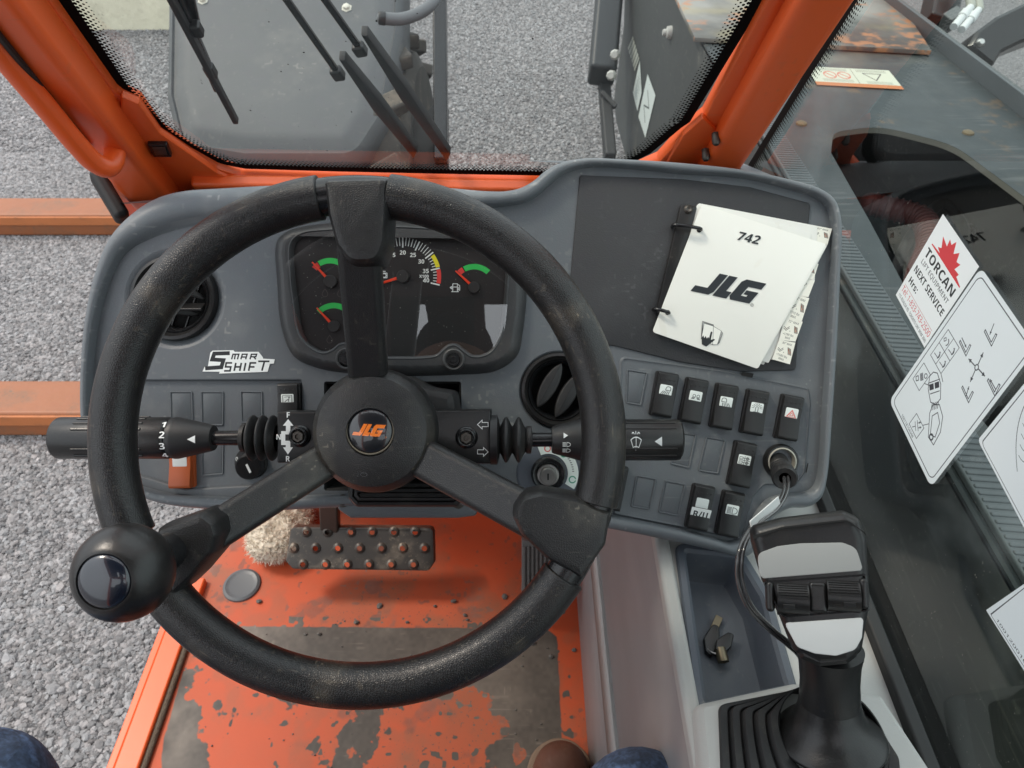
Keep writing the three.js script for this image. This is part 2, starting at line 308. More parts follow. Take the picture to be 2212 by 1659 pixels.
// ---------------------------------------------------------------- cab: floor, pillars, roof
const rearZ = 0.78, leftX = -0.64, glassX = 0.326, roofY = 0.40, floorY = -1.25;
const WS = new Frame(W(-0.15, -0.47, -0.93), V(1, 0, 0), V(0, 0.836, 0.549).normalize(), V(0, -0.549, 0.836).normalize());
WS.v.set(0, 0.8197, 0.5728); WS.n.set(0, -0.5728, 0.8197); WS.m.makeBasis(WS.u, WS.v, WS.n).setPosition(WS.o);
const FF = flat(W(0, floorY, 0)), LW = leftFacing(W(glassX, 0, 0));
const cab = thing('cab_frame', 'orange painted steel cab frame with pillars and worn floor', 'cab', W(-0.15, floorY, 0));
{
  // floor paint: a rectangle worn to bare dirty metal, with ragged islands of paint left on it
  const X0 = -0.66, X1 = 0.31, Z0 = -0.98, Z1 = 0.8, w = 970, h = 1780, S = (P) => P.map(([x, y]) => { const q = FF.uv(x, y); return [(q[0] - X0) / (X1 - X0) * w, (1 - (q[1] + Z1) / (Z1 - Z0)) * h]; });
  const worn0 = S([[470, 1352], [1180, 1357], [1203, 1375], [1216, 1659], [1225, 1900], [330, 1900], [352, 1600], [398, 1440]]);
  const isl = [[[415, 1425], [455, 1400], [560, 1470], [640, 1530], [700, 1545], [690, 1580], [640, 1640], [610, 1720], [430, 1720], [440, 1560]], [[640, 1500], [800, 1525], [790, 1560], [745, 1590], [740, 1630], [700, 1600], [650, 1570]], [[810, 1540], [880, 1515], [985, 1480], [1030, 1510], [1080, 1555], [1075, 1600], [1062, 1720], [760, 1720], [790, 1620]], [[1090, 1700], [1120, 1640], [1100, 1720]], [[640, 1610], [720, 1650], [700, 1720], [620, 1720]]].map(S);
  const isD = [[[455, 1510], [485, 1500], [492, 1540], [475, 1570], [455, 1560]]].map(S);
  const dist = (P, x, y) => { let d = 1e9, inn = false; for (let i = 0, j = P.length - 1; i < P.length; j = i++) { const [ax, ay] = P[j], [bx, by] = P[i]; if ((by > y) !== (ay > y) && x < (ax - bx) * (y - by) / (ay - by) + bx) inn = !inn; const t = clamp(((x - ax) * (bx - ax) + (y - ay) * (by - ay)) / ((bx - ax) ** 2 + (by - ay) ** 2)); d = Math.min(d, Math.hypot(ax + (bx - ax) * t - x, ay + (by - ay) * t - y)); } return inn ? d : -d; };
  const tex = canvas(w, h, (x) => {
    const im = x.createImageData(w, h);
    for (let j = 0; j < h; j++) for (let i = 0; i < w; i++) {
      const u = i / w, v = j / w, n1 = fbm(u * 2, v * 2, 16, 5, 41), n2 = fbm(u, v, 5, 5, 42), n3 = vn(u * 150, v * 150, 150, 43), n4 = vn(u * 60, v * 60, 60, 47);
      let bare = 0; const dw = dist(worn0, i, j);
      if (dw > -6) { let p = -1e9; for (const P of isl) p = Math.max(p, dist(P, i, j)); for (const P of isD) p = Math.min(p, -dist(P, i, j)); bare = sm(-1.5, 1.5, dw + (n3 - 0.5) * 2) * (1 - sm(-2.5, 2.5, p + (n1 - 0.5) * 95 + (n4 - 0.5) * 22 + (n3 - 0.5) * 8)); }
      const chip = Math.max(sm(0.76, 0.80, n4 * 0.55 + n3 * 0.3 + n2 * 0.25) * (dw > -20 ? 1 : 0.5), sm(0.90, 0.94, vn(u * 330, v * 330, 330, 51) * 0.8 + 0.3 * n2) * 0.85, 0.55 * sm(0.6, 0.72, fbm(u * 2 + 0.3, v * 2, 10, 6, 53)) * sm(0.45, 0.6, n2));
      bare = Math.max(bare, chip);
      const dirt = sm(0.42, 0.72, n2) * 0.45 + 0.22 * n1 + 0.25 * sm(0.5, 0.72, fbm(u * 2, v * 2, 14, 5, 49));
      const dust = sm(0.42, 0.75, fbm(u, v, 9, 6, 48)), scr = sm(0.82, 0.95, vn(u * 40 + v * 9, v * 260, 997, 54)) * sm(0.45, 0.65, n2) + sm(0.84, 0.96, vn(u * 300, v * 34 + u * 20, 997, 55)) * sm(0.5, 0.65, n1);
      const base = [lerp(0.58, 0.26, dirt + 0.08), lerp(0.076, 0.10, dirt + 0.08), lerp(0.014, 0.05, dirt + 0.08)], m = 0.016 + 0.045 * n2 + 0.022 * n3 + 0.02 * n1 + 0.09 * dust * (1.1 - u) * n1 + 0.045 * scr + 0.07 * dust * sm(0.36, 0.30, j / h) * (1 - u), metal = [m * 1.14, m * 0.96, m * 0.79], k = (j * w + i) * 4;
      for (let c = 0; c < 3; c++) im.data[k + c] = 255 * s8(lerp(base[c], metal[c], bare)); im.data[k + 3] = 255;
    }
    x.putImageData(im, 0, 0);
  });
  const floorM = print(tex, 0.62, { bumpMap: T.wave, bumpScale: 0.0004 });
  const g = plate([[X0 + 0.02, -Z1, 0], [X1, -Z1, 0], [X1, -Z0, 0], [X0 + 0.02, -Z0, 0]], -0.03, 0, 0.001); planarUV(g, X0, -Z1, X1 - X0, Z1 - Z0);
  partW(cab, 'floor', inF(g, FF), floorM);
  partW(cab, 'door_sill', [beam(W(-0.622, floorY + 0.004, -0.75), W(-0.622, floorY + 0.004, rearZ), 0.040, 0.022, V(0, 1, 0), 0.004)], M.orange);
  partW(cab, 'sill_trim', [beam(W(-0.652, floorY - 0.002, -0.75), W(-0.652, floorY - 0.002, rearZ), 0.014, 0.016, V(0, 1, 0), 0.003)], M.orange);
  partW(cab, 'weld_bead', [tube([W(-0.598, floorY + 0.004, -0.70), W(-0.598, floorY + 0.004, 0), W(-0.598, floorY + 0.004, rearZ)], 0.006, 60, 10)], std([0.16, 0.12, 0.085], 0.8, { bumpMap: T.fine, bumpScale: 0.002 }));
  const plugAt = FF.uv(523, 1265), pl = FF.sub(plugAt[0], plugAt[1]);
  partW(cab, 'floor_plug', inF(pillow(circle(0, 0, FF.len(523, 1265, 40)), [[0, 0], [0.001, 0.004], [0.006, 0.006], [0.012, 0.0045]]), pl), std([0.09, 0.095, 0.1], 0.4));
  // front bulkhead, rear and right lower walls
  const bx = (x0, y0, z0, x1, y1, z1, r = 0.004) => { const b = new RoundedBoxGeometry(x1 - x0, y1 - y0, z1 - z0, 2, r); b.translate((x0 + x1) / 2, EY + (y0 + y1) / 2, (z0 + z1) / 2); return boxUV(b); };
  partW(cab, 'front_panel', bx(-0.60, -1.27, -0.99, 0.34, -0.60, -0.965), M.orange);
  partW(cab, 'rear_panel', bx(-0.66, -1.27, rearZ, 0.34, 0.05, rearZ + 0.03), M.liner);
  partW(cab, 'right_panel', bx(0.330, -1.27, -0.96, 0.345, -0.615, rearZ), M.seal);
  // windscreen frame: a flange round the glass with stepped corners
  const ext = (a, b, v) => [a[0] + (a[0] - b[0]) * (v - a[1]) / (a[1] - b[1]), v];
  const h0 = 0.006, q = (x, y) => WS.uv(x, y, h0), lt = ext(q(118, 0), q(250, 190), 1.0), rt = ext(q(1652, 0), q(1524, 240), 1.0);
  const inner = [lt, q(118, 0), q(252, 190), q(266, 201), q(302, 217), q(347, 282), q(413, 326), q(470, 358), q(520, 373), q(733, 381), q(1190, 393), q(1330, 385), q(1420, 345), q(1473, 288), q(1519, 249), q(1652, 0), rt];
  const outerP = [[rt[0] + 0.06, 1.0], q(1700, 0), q(1560, 300), q(1500, 420), q(1190, 430), q(733, 418), q(450, 440), q(270, 470), q(175, 250), q(40, 0), [lt[0] - 0.05, 1.0]];
  partW(cab, 'windscreen_flange', inF(pillow([...inner, ...outerP].map((p) => [...p.slice(0, 2), 0.004]), [[0, -0.006], [0, h0], [0.002, h0 + 0.004], [0.004, h0 + 0.005]], { base: true, seg: 3 }), WS), M.orange);
  const toY = (a, b, y) => a.clone().addScaledVector(b.clone().sub(a), (y - a.y) / (b.y - a.y));
  const pillar = (p, q, w, d, h, name) => { const a = WS.p3(...p, h), b = WS.p3(...q, h); partW(cab, name, beam(toY(a, b, EY + roofY), toY(a, b, EY - 0.95), w, d, WS.n, 0.012), M.orange); };
  pillar([33, 28], [300, 365], 0.062, 0.06, 0.02, 'pillar');
  pillar([1757, 0], [1551, 345], 0.052, 0.05, 0.012, 'pillar');
  // welded gussets where the pillars meet the lower frame
  partW(cab, 'gusset', inF(plate(WS.c([[262, 205, 4], [300, 222, 4], [345, 285, 6], [470, 372, 8], [520, 392, 6], [330, 430, 6], [250, 330, 6]], 0.014), 0.008, 0.016, 0.002), WS), M.orange);
  partW(cab, 'gusset', inF(plate(WS.c([[1518, 252, 4], [1476, 290, 4], [1440, 350, 4], [1430, 420, 4], [1545, 420, 4], [1570, 300, 4]], 0.014), 0.008, 0.016, 0.002), WS), M.orange);
  partW(cab, 'lower_rail', beam(WS.p3(420, 398, 0.02), WS.p3(1300, 412, 0.02), 0.03, 0.02, WS.n, 0.006), M.orange);
  partW(cab, 'clip', [inF(plate(WS.c([[318, 314, 2], [360, 314, 2], [371, 340, 2], [332, 340, 2]], 0.022), 0.014, 0.022, 0.001), WS)], M.blackSatin);
  partW(cab, 'clip_socket', [inF(plate(WS.c([[328, 318, 1], [356, 318, 1], [362, 335, 1], [336, 335, 1]], 0.023), 0.0225, 0.0232, 0.0002), WS)], std([0.08, 0.04, 0.03], 0.3));
  for (const [x, y] of [[1547, 308], [1525, 342]]) { const p = WS.p3(x, y, 0.034); partW(cab, 'bolt', turned(p.clone().addScaledVector(WS.n, -0.012), p.clone().addScaledVector(WS.n, 0.003), [[0, 0.0048], [0.8, 0.0048], [1, 0.003], [1, 0]]), M.screw); }
  partW(cab, 'door_seal', beam(at(206, 372, 0.97), at(268, 476, 0.97), 0.020, 0.03, V(0, 1, 0), 0.008), M.seal);
  partW(cab, 'door_seal', beam(WS.p3(-30, 42, 0.054), WS.p3(195, 320, 0.054), 0.006, 0.006, WS.n, 0.002), M.seal);
  // roof with a barred skylight, rear pillars
  for (const [a, b] of [[[-0.64, roofY, -0.42], [-0.64, roofY, rearZ]], [[0.33, roofY, -0.42], [0.33, roofY, rearZ]]]) partW(cab, 'roof_rail', beam(W(...a), W(...b), 0.09, 0.06, V(0, 1, 0), 0.015), M.orange);
  for (const z of [-0.40, rearZ]) partW(cab, 'roof_rail', beam(W(-0.6, roofY, z), W(0.29, roofY, z), 0.1, 0.06, V(0, 1, 0), 0.015), M.orange);
  partW(cab, 'roof_panel', bx(-0.62, roofY - 0.01, -0.20, 0.31, roofY + 0.02, 0.47), M.liner); partW(cab, 'roof_panel', bx(-0.62, roofY - 0.01, 0.46, -0.33, roofY + 0.02, rearZ), M.liner); partW(cab, 'roof_console', bx(-0.235, roofY - 0.03, 0.44, -0.075, roofY + 0.015, 0.76, 0.02), M.liner);
  for (let i = 0; i < 5; i++) partW(cab, 'roof_bar', beam(W(-0.5 + i * 0.17, roofY + 0.05, -0.40), W(-0.5 + i * 0.17, roofY + 0.05, -0.16), 0.02, 0.03, V(0, 1, 0), 0.004), M.blackSatin);
  for (const x of [-0.63, 0.33]) partW(cab, 'pillar', beam(W(x, floorY, rearZ), W(x, roofY, rearZ), 0.07, 0.06, V(0, 0, 1), 0.012), M.orange);
  // grab handle at the door
  const gh = thing('grab_handle', 'bent orange grab handle tube beside the left pillar', 'handle', at(200, 330, 0.9));
  partW(gh, 'rail', tube([at(-95, -10, 0.60), at(0, 112, 0.67), at(100, 232, 0.74), at(168, 314, 0.79), at(203, 350, 0.815), at(230, 362, 0.83), at(246, 345, 0.845), at(246, 310, 0.86), at(236, 274, 0.88)], 0.0118, 90, 16), M.orange);
  partW(gh, 'weld_foot', turned(at(238, 283, 0.872), at(232, 260, 0.895), [[0, 0.0118], [0.4, 0.013], [1, 0.016], [1, 0]]), M.orange);
}

// ---------------------------------------------------------------- glass
const paneEdge = (cs, fr, h) => inF(pillow(cs, [[0, h]], {}), fr);
function fritDots(F, path, side, h, rows, pitch, w0) {          // fading rows of printed dots beside a black band; path in plane metres
  const out = [];
  for (let s = 0; s + 1 < path.length; s++) {
    const a = path[s], b = path[s + 1], l = Math.hypot(b[0] - a[0], b[1] - a[1]), ux = (b[0] - a[0]) / l, uy = (b[1] - a[1]) / l, n = Math.floor(l / pitch);
    for (let i = 0; i < n; i++) for (let r = 0; r < rows; r++) {
      const t = (i + (r % 2) * 0.5 + 0.25) / n * l, o = (w0 + r * pitch * 0.74) * side, rad = pitch * 0.40 * (1 - r / (rows + 1.2));
      const c = new THREE.CircleGeometry(rad, 7); c.translate(a[0] + ux * t - uy * o, a[1] + uy * t + ux * o, h); out.push(c);
    }
  }
  return merge(out);
}
const band = (path, w, side, h) => { const o = (i) => { const a = path[Math.max(0, i - 1)], b = path[Math.min(path.length - 1, i + 1)], l = Math.hypot(b[0] - a[0], b[1] - a[1]); return [-(b[1] - a[1]) / l * w * side, (b[0] - a[0]) / l * w * side]; }; return [...path.map((p) => [...p, 0]), ...path.map((p, i) => [p[0] + o(i)[0], p[1] + o(i)[1], 0]).reverse()]; };
{
  const q = (x, y) => WS.uv(x, y), up = (a, b, v) => [a[0] + (a[0] - b[0]) * (v - a[1]) / (a[1] - b[1]), v];
  const a0 = q(128, 0), a1 = q(258, 190), b0 = q(1650, 0), b1 = q(1490, 262), L = up(a0, a1, 0.99), R = up(b0, b1, 0.99);
  const path = [L, a0, a1, q(318, 250), q(350, 284), q(415, 322), q(474, 352), q(530, 363), q(733, 369), q(960, 374), q(1190, 378), q(1330, 368), q(1405, 330), q(1472, 274), b1, b0, R];
  const ws = thing('windscreen', 'front windscreen glass with black dotted border above the dashboard', 'windscreen', WS);
  part(ws, 'pane', pillow(path.map((p) => [...p, 0]), [[0, 0]]), M.glass);
  part(ws, 'border', pillow(band(path, 0.012, 1, 0), [[0, 0.0012]]), M.frit);
  const dots = part(ws, 'border_dots', fritDots(WS, path.map((p) => p.slice()), 1, 0.0013, 4, 0.0052, 0.0135), M.frit); dots.userData.kind = 'stuff';
  // side window
  const SGf = leftFacing(W(glassX, 0, 0)), s = (x, y) => SGf.uv(x, y), c0 = s(1836, 0), c1 = s(1612, 366), top = [c0[0] + (c0[0] - c1[0]) * (0.37 - c0[1]) / (c0[1] - c1[1]), 0.37], bot = [c1[0] + (c1[0] - c0[0]) * (-0.60 - c1[1]) / (c1[1] - c0[1]), -0.60];
  const sw = thing('side_window', 'dusty right side window pane carrying the white stickers', 'window', SGf);
  part(sw, 'pane', pillow([bot, [rearZ - 0.04, -0.60], [rearZ - 0.04, 0.37], top].map((p) => [...p.slice(0, 2), 0]), [[0, 0]]), M.tint);
  const edge = [top, c0, c1, bot];
  part(sw, 'border', pillow(band(edge, 0.014, 1, 0), [[0, 0.0012]]), M.frit);
  part(sw, 'border_dots', fritDots(SGf, edge, 1, 0.0013, 4, 0.0050, 0.016), M.frit).userData.kind = 'stuff';
  part(sw, 'lower_seal', beam(V(-0.62, -0.602, 0), V(rearZ, -0.602, 0), 0.012, 0.012, V(0, 0, 1), 0.003), M.seal);
  specks(sw, 'dust', 1900, () => { const u = rr(-0.58, 0.05); return [u, lerp(-0.59, rr(-0.55, -0.2), rnd()) + 0.001, 0.0012]; }, 0.00015, 0.0006);
  specks(ws, 'dust', 260, () => [rr(-0.4, 0.4), rr(0.0, 0.4), 0.0012], 0.0003, 0.0012, std([0.02, 0.02, 0.02], 0.9));
}

// ---------------------------------------------------------------- windscreen wipers, outside the glass
{
  const w3 = (x, y, h = -0.02) => WS.p3(x, y, h);
  const wa = thing('windscreen_wiper', 'black wiper blade pointing down on the left of the windscreen', 'wiper', WS);
  partW(wa, 'blade', beam(w3(340, -60), w3(510, 262), 0.007, 0.010, WS.n, 0.002), M.rubber);
  partW(wa, 'backing', beam(w3(360, -60, -0.028), w3(472, 195, -0.028), 0.010, 0.008, WS.n, 0.002), M.blackSatin);
  partW(wa, 'arm', beam(w3(395, -60, -0.036), w3(425, 70, -0.036), 0.012, 0.006, WS.n, 0.002), M.blackSatin);
  for (const [y, x] of [[60, 425], [150, 455]]) partW(wa, 'joint', beam(w3(x - 8, y - 10, -0.024), w3(x + 6, y + 14, -0.024), 0.012, 0.012, WS.n, 0.003), M.black);
  const wb = thing('windscreen_wiper', 'black wiper with two parallel arms low on the windscreen', 'wiper', WS);
  for (const [p, q, r] of [[[578, -60], [732, 160], [893, 362]], [[660, -60], [780, 108], [965, 368]]]) {
    partW(wb, 'arm', beam(w3(...p, -0.03), w3(...q, -0.03), 0.0075, 0.006, WS.n, 0.002), M.blackSatin);
    partW(wb, 'sleeve', beam(w3(q[0] - 10, q[1] - 12, -0.03), w3(q[0] + 4, q[1] + 8, -0.03), 0.014, 0.012, WS.n, 0.003), M.rubber);
    partW(wb, 'blade', inF(plate(WS.c([[q[0] - 2, q[1] + 2, 2], [q[0] + 12, q[1] + 2, 2], [lerp(q[0], r[0], 0.45) + 17, lerp(q[1], r[1], 0.45), 6], [r[0] + 8, r[1] - 8, 2], [r[0], r[1] + 8, 2], [lerp(q[0], r[0], 0.5) - 8, lerp(q[1], r[1], 0.5) + 8, 4]]), -0.03, -0.018, 0.002), WS), M.rubber);
  }
}

// ---------------------------------------------------------------- outside: fender and wheel, deck, fork tines, block
{
  const F = Frame.cam(612, 180, 2.25, 20 * Math.PI / 180), fm = std(0xffffff, 0.6, { map: worn([0.075, 0.079, 0.082], [0.2, 0.19, 0.17], 0.9, 0.5, 117, 512, 0.1), bump: ['wave', 0.002] });
  const fd = thing('fender', 'grey plastic front fender with bolts seen through the windscreen', 'fender', F);
  const cs = F.c([[352, -120, 30], [345, 200, 40], [372, 318, 90], [520, 343, 40], [775, 343, 70], [835, 250, 60], [872, 60, 30], [872, -120, 20]]);
  part(fd, 'shell', pillow(cs, [[0, -0.16], [0.004, -0.06], [0.012, -0.03], [0.03, -0.012], [0.034, -0.02], [0.045, -0.018], [0.07, 0], [0.1, 0.004]], { seg: 8 }), fm);
  for (const [x, y] of [[748, 14], [437, -2]]) { const b = F.uv(x, y, 0.01); part(fd, 'bolt', turned(V(b[0], b[1], 0), V(b[0], b[1], 0.016), [[0, 0.018], [0.35, 0.018], [0.36, 0.012], [0.9, 0.011], [1, 0.008], [1, 0]], 6), std([0.55, 0.53, 0.45], 0.5)); }
  const ty = std(0xffffff, 0.9, { map: worn([0.05, 0.045, 0.04], [0.28, 0.23, 0.17], 0.5, 0.9, 121), bump: ['wave', 0.004] });
  const wh = thing('front_wheel', 'dusty black front tyre under the grey fender', 'wheel', V(-0.57, 0.62, -2.55));
  const tg = creased(new THREE.LatheGeometry([[0.3, -0.2], [0.42, -0.23], [0.55, -0.235], [0.6, -0.21], [0.62, -0.15], [0.62, 0.15], [0.6, 0.21], [0.55, 0.235], [0.42, 0.23], [0.3, 0.2]].map(([r, y]) => new THREE.Vector2(r, y)), 60), 0.5); tg.rotateZ(Math.PI / 2);
  part(wh, 'tyre', boxUV(tg), ty);
  part(wh, 'rim', turned(V(-0.12, 0, 0), V(0.14, 0, 0), [[0, 0], [0, 0.3], [1, 0.32], [0.8, 0.27], [0.6, 0.1], [0.6, 0]], 40), std([0.3, 0.3, 0.28], 0.5));
  for (let i = 0; i < 18; i++) for (const s of [-1, 1]) { const l = new RoundedBoxGeometry(0.22, 0.05, 0.07, 1, 0.01); l.rotateY(s * 0.5); l.translate(s * 0.13, 0.635, 0); l.rotateX((i + (s > 0 ? 0.5 : 0)) / 18 * 2 * Math.PI); part(wh, 'tread_lug', boxUV(l), ty); }
  const br = thing('fender_bracket', 'black upright steel bracket to the right of the grey fender', 'bracket', at(950, 200, 2.5)), BF = Frame.cam(905, 290, 2.42);
  partW(br, 'post', beam(at(950, -80, 2.5), at(953, 350, 2.4), 0.046, 0.06, FW.clone().negate(), 0.006), M.blackSatin);
  partW(br, 'foot', inF(plate(BF.c([[838, 225, 4], [880, 245, 6], [908, 252, 14], [940, 222, 2], [966, 222, 2], [967, 380, 2], [790, 380, 2], [800, 310, 2]]), -0.06, 0, 0.004), BF), std([0.03, 0.03, 0.028], 0.7));
  const ma = thing('mirror_arm', 'grey bent mirror arm tube above the fender', 'mirror arm', at(880, 30, 1.95));
  partW(ma, 'tube', tube([at(826, 40, 1.9), at(868, 41, 1.92), at(912, 25, 1.94), at(938, 2, 1.96), at(950, -40, 2.0)], 0.016, 40, 16), std([0.11, 0.115, 0.12], 0.45));
  partW(ma, 'end_cap', turned(at(832, 40, 1.9), at(817, 38, 1.895), [[0, 0.0175], [0.8, 0.0175], [1, 0.015], [1, 0]]), M.rubber);

  // deck to the right of the cab: top plate with a large rounded opening, left wall, folded rim
  const DY = -0.70, DX = 0.555, D = flat(W(0, DY, 0)), WL = leftFacing(W(DX, 0, 0));
  const dirt = (u, v, s) => sm(0.45, 0.75, fbm(u, v, 3, 6, s));
  const deckMap = dataTex(1024, (u, v) => { const d = dirt(u, v, 131), sc = sm(0.75, 0.9, vn(u * 20, v * 260, 260, 133)) * sm(0.5, 0.7, fbm(u, v, 6, 3, 134)), k = clamp(0.75 * d * sm(0.3, 0.7, fbm(u, v, 14, 5, 136)) + 0.05 * fbm(u, v, 40, 3, 135)), r = sm(0.58, 0.74, fbm(u, v, 12, 6, 139)) * 0.4 * sm(0.4, 0.7, fbm(u, v, 60, 3, 138)), b = [0.026, 0.034, 0.038]; return [0, 1, 2].map((i) => s8(lerp(lerp(lerp(b[i], [0.24, 0.215, 0.165][i], k), 0.22, sc * 0.15), [0.2, 0.11, 0.045][i], r))); }, { srgb: true, size: 1.3 });
  const deckM = std(0xffffff, 0.62, { map: deckMap, bump: ['wave', 0.002], roughnessMap: T.rough, specularIntensity: 0.6 });
  const wallM = std(0xffffff, 0.55, { map: worn([0.05, 0.056, 0.056], [0.22, 0.22, 0.19], 0.9, 0.75, 137, 512, 0.2), bump: ['wave', 0.001] });
  const dk = thing('machine_deck', 'weathered grey steel deck with a large oval opening', 'deck', W(DX, DY - 0.9, -1));
  const hole = D.c([[1795, 330, 40], [1800, 285, 60], [1900, 272, 90], [2060, 312, 120], [2212, 425, 60], [2420, 620, 60], [2500, 900, 60], [2160, 960, 60], [2075, 845, 30], [1880, 480, 40]]);
  const top = [[DX, -0.45], [1.21, -0.45], [1.21, 5.0], [DX, 5.0]].map((p) => [...p, 0.004]);
  partW(dk, 'top_plate', inF(pillow(top, [[0, -0.012], [0, -0.003], [0.003, 0]], { holes: [hole] }), D), deckM);
  partW(dk, 'opening_rim', inF(pillow(hole, [[0, -0.013], [0, -0.0005]], { cap: false, seg: 6 }), D), std([0.13, 0.125, 0.105], 0.7));
  const left = WL.c([[1352, -90, 0], [1347, 60, 0], [1335, 150, 0], [1326, 215, 0], [1331, 262, 8], [1352, 340, 30]]);
  partW(dk, 'left_wall', inF(pillow([[left[0][0], DY - 0.006, 0], ...left.map((p) => p), [-2.6, -1.5, 0.1], [0.45, -1.5, 0.02], [0.45, DY - 0.006, 0]], [[0, -0.012], [0, -0.002], [0.002, 0]], { base: true }), WL), wallM);
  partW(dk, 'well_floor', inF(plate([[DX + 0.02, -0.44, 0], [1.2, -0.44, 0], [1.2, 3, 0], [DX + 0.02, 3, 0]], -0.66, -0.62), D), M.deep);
  partW(dk, 'right_wall', beam(W(1.222, DY - 0.3, -5), W(1.222, DY - 0.3, 0.45), 0.01, 0.68, V(0, 1, 0), 0.002), wallM);
  partW(dk, 'rim_flange', beam(W(1.213, DY + 0.018, -5), W(1.213, DY + 0.018, 0.45), 0.008, 0.046, V(0, 1, 0), 0.002), std([0.06, 0.068, 0.075], 0.5, { bump: ['wave', 0.001] }));
  partW(dk, 'edge_trim', [beam(W(DX + 0.03, DY + 0.008, -1.9), W(DX + 0.03, DY + 0.008, 0.45), 0.05, 0.012, V(0, 1, 0), 0.004), ...Array.from({ length: 150 }, (_, i) => beam(W(DX + 0.008, DY + 0.013, -1.75 + i * 0.0105), W(DX + 0.052, DY + 0.013, -1.75 + i * 0.0105 + 0.004), 0.006, 0.006, V(0, 1, 0), 0.002))], std([0.075, 0.085, 0.09], 0.6));
  for (const [x, y] of [[1731, 268], [2091, 288]]) { const b = D.uv(x, y); partW(dk, 'bolt', inF(turned(V(b[0], b[1], 0), V(b[0], b[1], 0.006), [[0, 0.013], [0.6, 0.012], [1, 0.008], [1, 0]], 16), D), std([0.16, 0.12, 0.07], 0.6, { metalness: 0.5 })); }
  const bt = at(1450, 70, DX * FL / (1450 - CX)); partW(dk, 'bolt', turned(bt, bt.clone().add(V(-0.03, 0, 0)), [[0, 0.022], [0.5, 0.02], [0.6, 0.012], [1, 0.01], [1, 0]], 12), std([0.45, 0.45, 0.42], 0.5));
  // rusty plate lying at the front of the deck
  const rust = dataTex(512, (u, v) => { const d = fbm(u, v, 4, 6, 141), r = 0.85 * sm(0.52, 0.66, fbm(u, v, 9, 6, 143)) * sm(0.42, 0.66, fbm(u * 1, v * 1, 46, 4, 144)), g = sm(0.5, 0.7, fbm(u, v, 5, 5, 145)), b = lerp(0.05, 0.26, sm(0.3, 0.7, d)); return [s8(lerp(lerp(b, 0.42, r), 0.3, g * 0.5)), s8(lerp(lerp(b * 0.97, 0.17, r), 0.26, g * 0.5)), s8(lerp(lerp(b * 0.88, 0.07, r), 0.15, g * 0.5))]; }, { srgb: true, size: 1.1 });
  const P1 = flat(W(0, DY + 0.012, 0)), pc = P1.c([[1500, 84, 0], [2012, 112, 4], [1880, -90, 0], [1420, -90, 0]]);
  solo('cover_plate', inF(plate(pc, -0.008, 0.004, 0.002), P1), std(0xffffff, 0.65, { map: rust, bump: ['wave', 0.003] }), 'rusty orange and grey steel plate lying at the far end of the deck', 'plate');
  solo('warning_decal', quad([[1741, 143], [1920, 152], [1953, 193], [1765, 183]].map(([x, y]) => D.p3(x, y, 0.003))), print(canvas(512, 190, (x, w, h) => {
    x.fillStyle = '#c4c3b0'; x.fillRect(0, 0, w, h); x.fillStyle = '#b8692f'; x.fillRect(0, h - 34, w, 34); x.strokeStyle = '#55554a'; x.lineWidth = 3; x.beginPath(); x.moveTo(270, 10); x.lineTo(270, h - 36); x.stroke();
    x.strokeStyle = '#c4553f'; x.lineWidth = 7; for (const c of [120, 205]) { x.beginPath(); x.ellipse(c, 78, 36, 34, 0, 0, 7); x.stroke(); x.beginPath(); x.moveTo(c - 26, 56); x.lineTo(c + 26, 100); x.stroke(); }
    x.strokeStyle = '#333'; x.lineWidth = 6; x.beginPath(); x.moveTo(330, 48); x.lineTo(440, 48); x.lineTo(385, 116); x.closePath(); x.stroke();
    x.strokeStyle = '#8a8a7c'; x.lineWidth = 4; for (let i = 0; i < 3; i++) { x.beginPath(); x.moveTo(30, 14 + i * 9); x.lineTo(240, 14 + i * 9); x.moveTo(300, 14 + i * 9); x.lineTo(480, 14 + i * 9); x.stroke(); } for (let i = 0; i < 3; i++) { x.beginPath(); x.moveTo(60, 124 + i * 9); x.lineTo(240, 124 + i * 9); x.moveTo(320, 130 + i * 9); x.lineTo(470, 130 + i * 9); x.stroke(); }
  })), 'cream warning decal with orange strip upside down on the deck', 'decal');
  const wallDecal = (p, label, f) => solo('wall_decal', quad(p.map(([x, y]) => { const r = WL.p3(x, y, 0.003); return r; })), print(canvas(96, 256, f)), label, 'decal');
  wallDecal([[1382, 130], [1386, 200], [1377, 240], [1367, 200]], 'narrow white decal on the deck side wall, left of its wider twin', (x, w, h) => { x.fillStyle = '#cfd8d4'; x.fillRect(0, 0, w, h); x.fillStyle = '#3a4644'; for (let i = 0; i < 6; i++) x.fillRect(20, 40 + i * 34, 40 + (i % 3) * 10, 6); });
  wallDecal([[1399, 160], [1416, 206], [1394, 298], [1379, 252]], 'wide white decal on the deck side wall nearest the windscreen edge', (x, w, h) => { x.fillStyle = '#d3dcd8'; x.fillRect(0, 0, w, h); x.strokeStyle = '#3f4a48'; x.lineWidth = 6; x.beginPath(); x.moveTo(30, 60); x.lineTo(70, 110); x.lineTo(26, 150); x.lineTo(64, 200); x.stroke(); });
  wallDecal([[1367, 78], [1381, 126], [1371, 154], [1356, 104]], 'small dusty striped decal highest on the deck side wall', (x, w, h) => { x.fillStyle = '#aeb2a8'; x.fillRect(0, 0, w, h); x.fillStyle = '#565c58'; for (let i = 0; i < 5; i++) x.fillRect(10 + i * 18, 0, 6, h); });
  // axle bracket at the front end of the deck
  const ab = thing('axle_bracket', 'dark steel bracket with bolts on the far end of the deck wall', 'bracket', at(1310, 170, 3.4));
  partW(ab, 'block', beam(at(1322, -80, 3.35), at(1300, 168, 3.2), 0.12, 0.14, FW.clone().negate(), 0.02), std([0.025, 0.028, 0.03], 0.45));
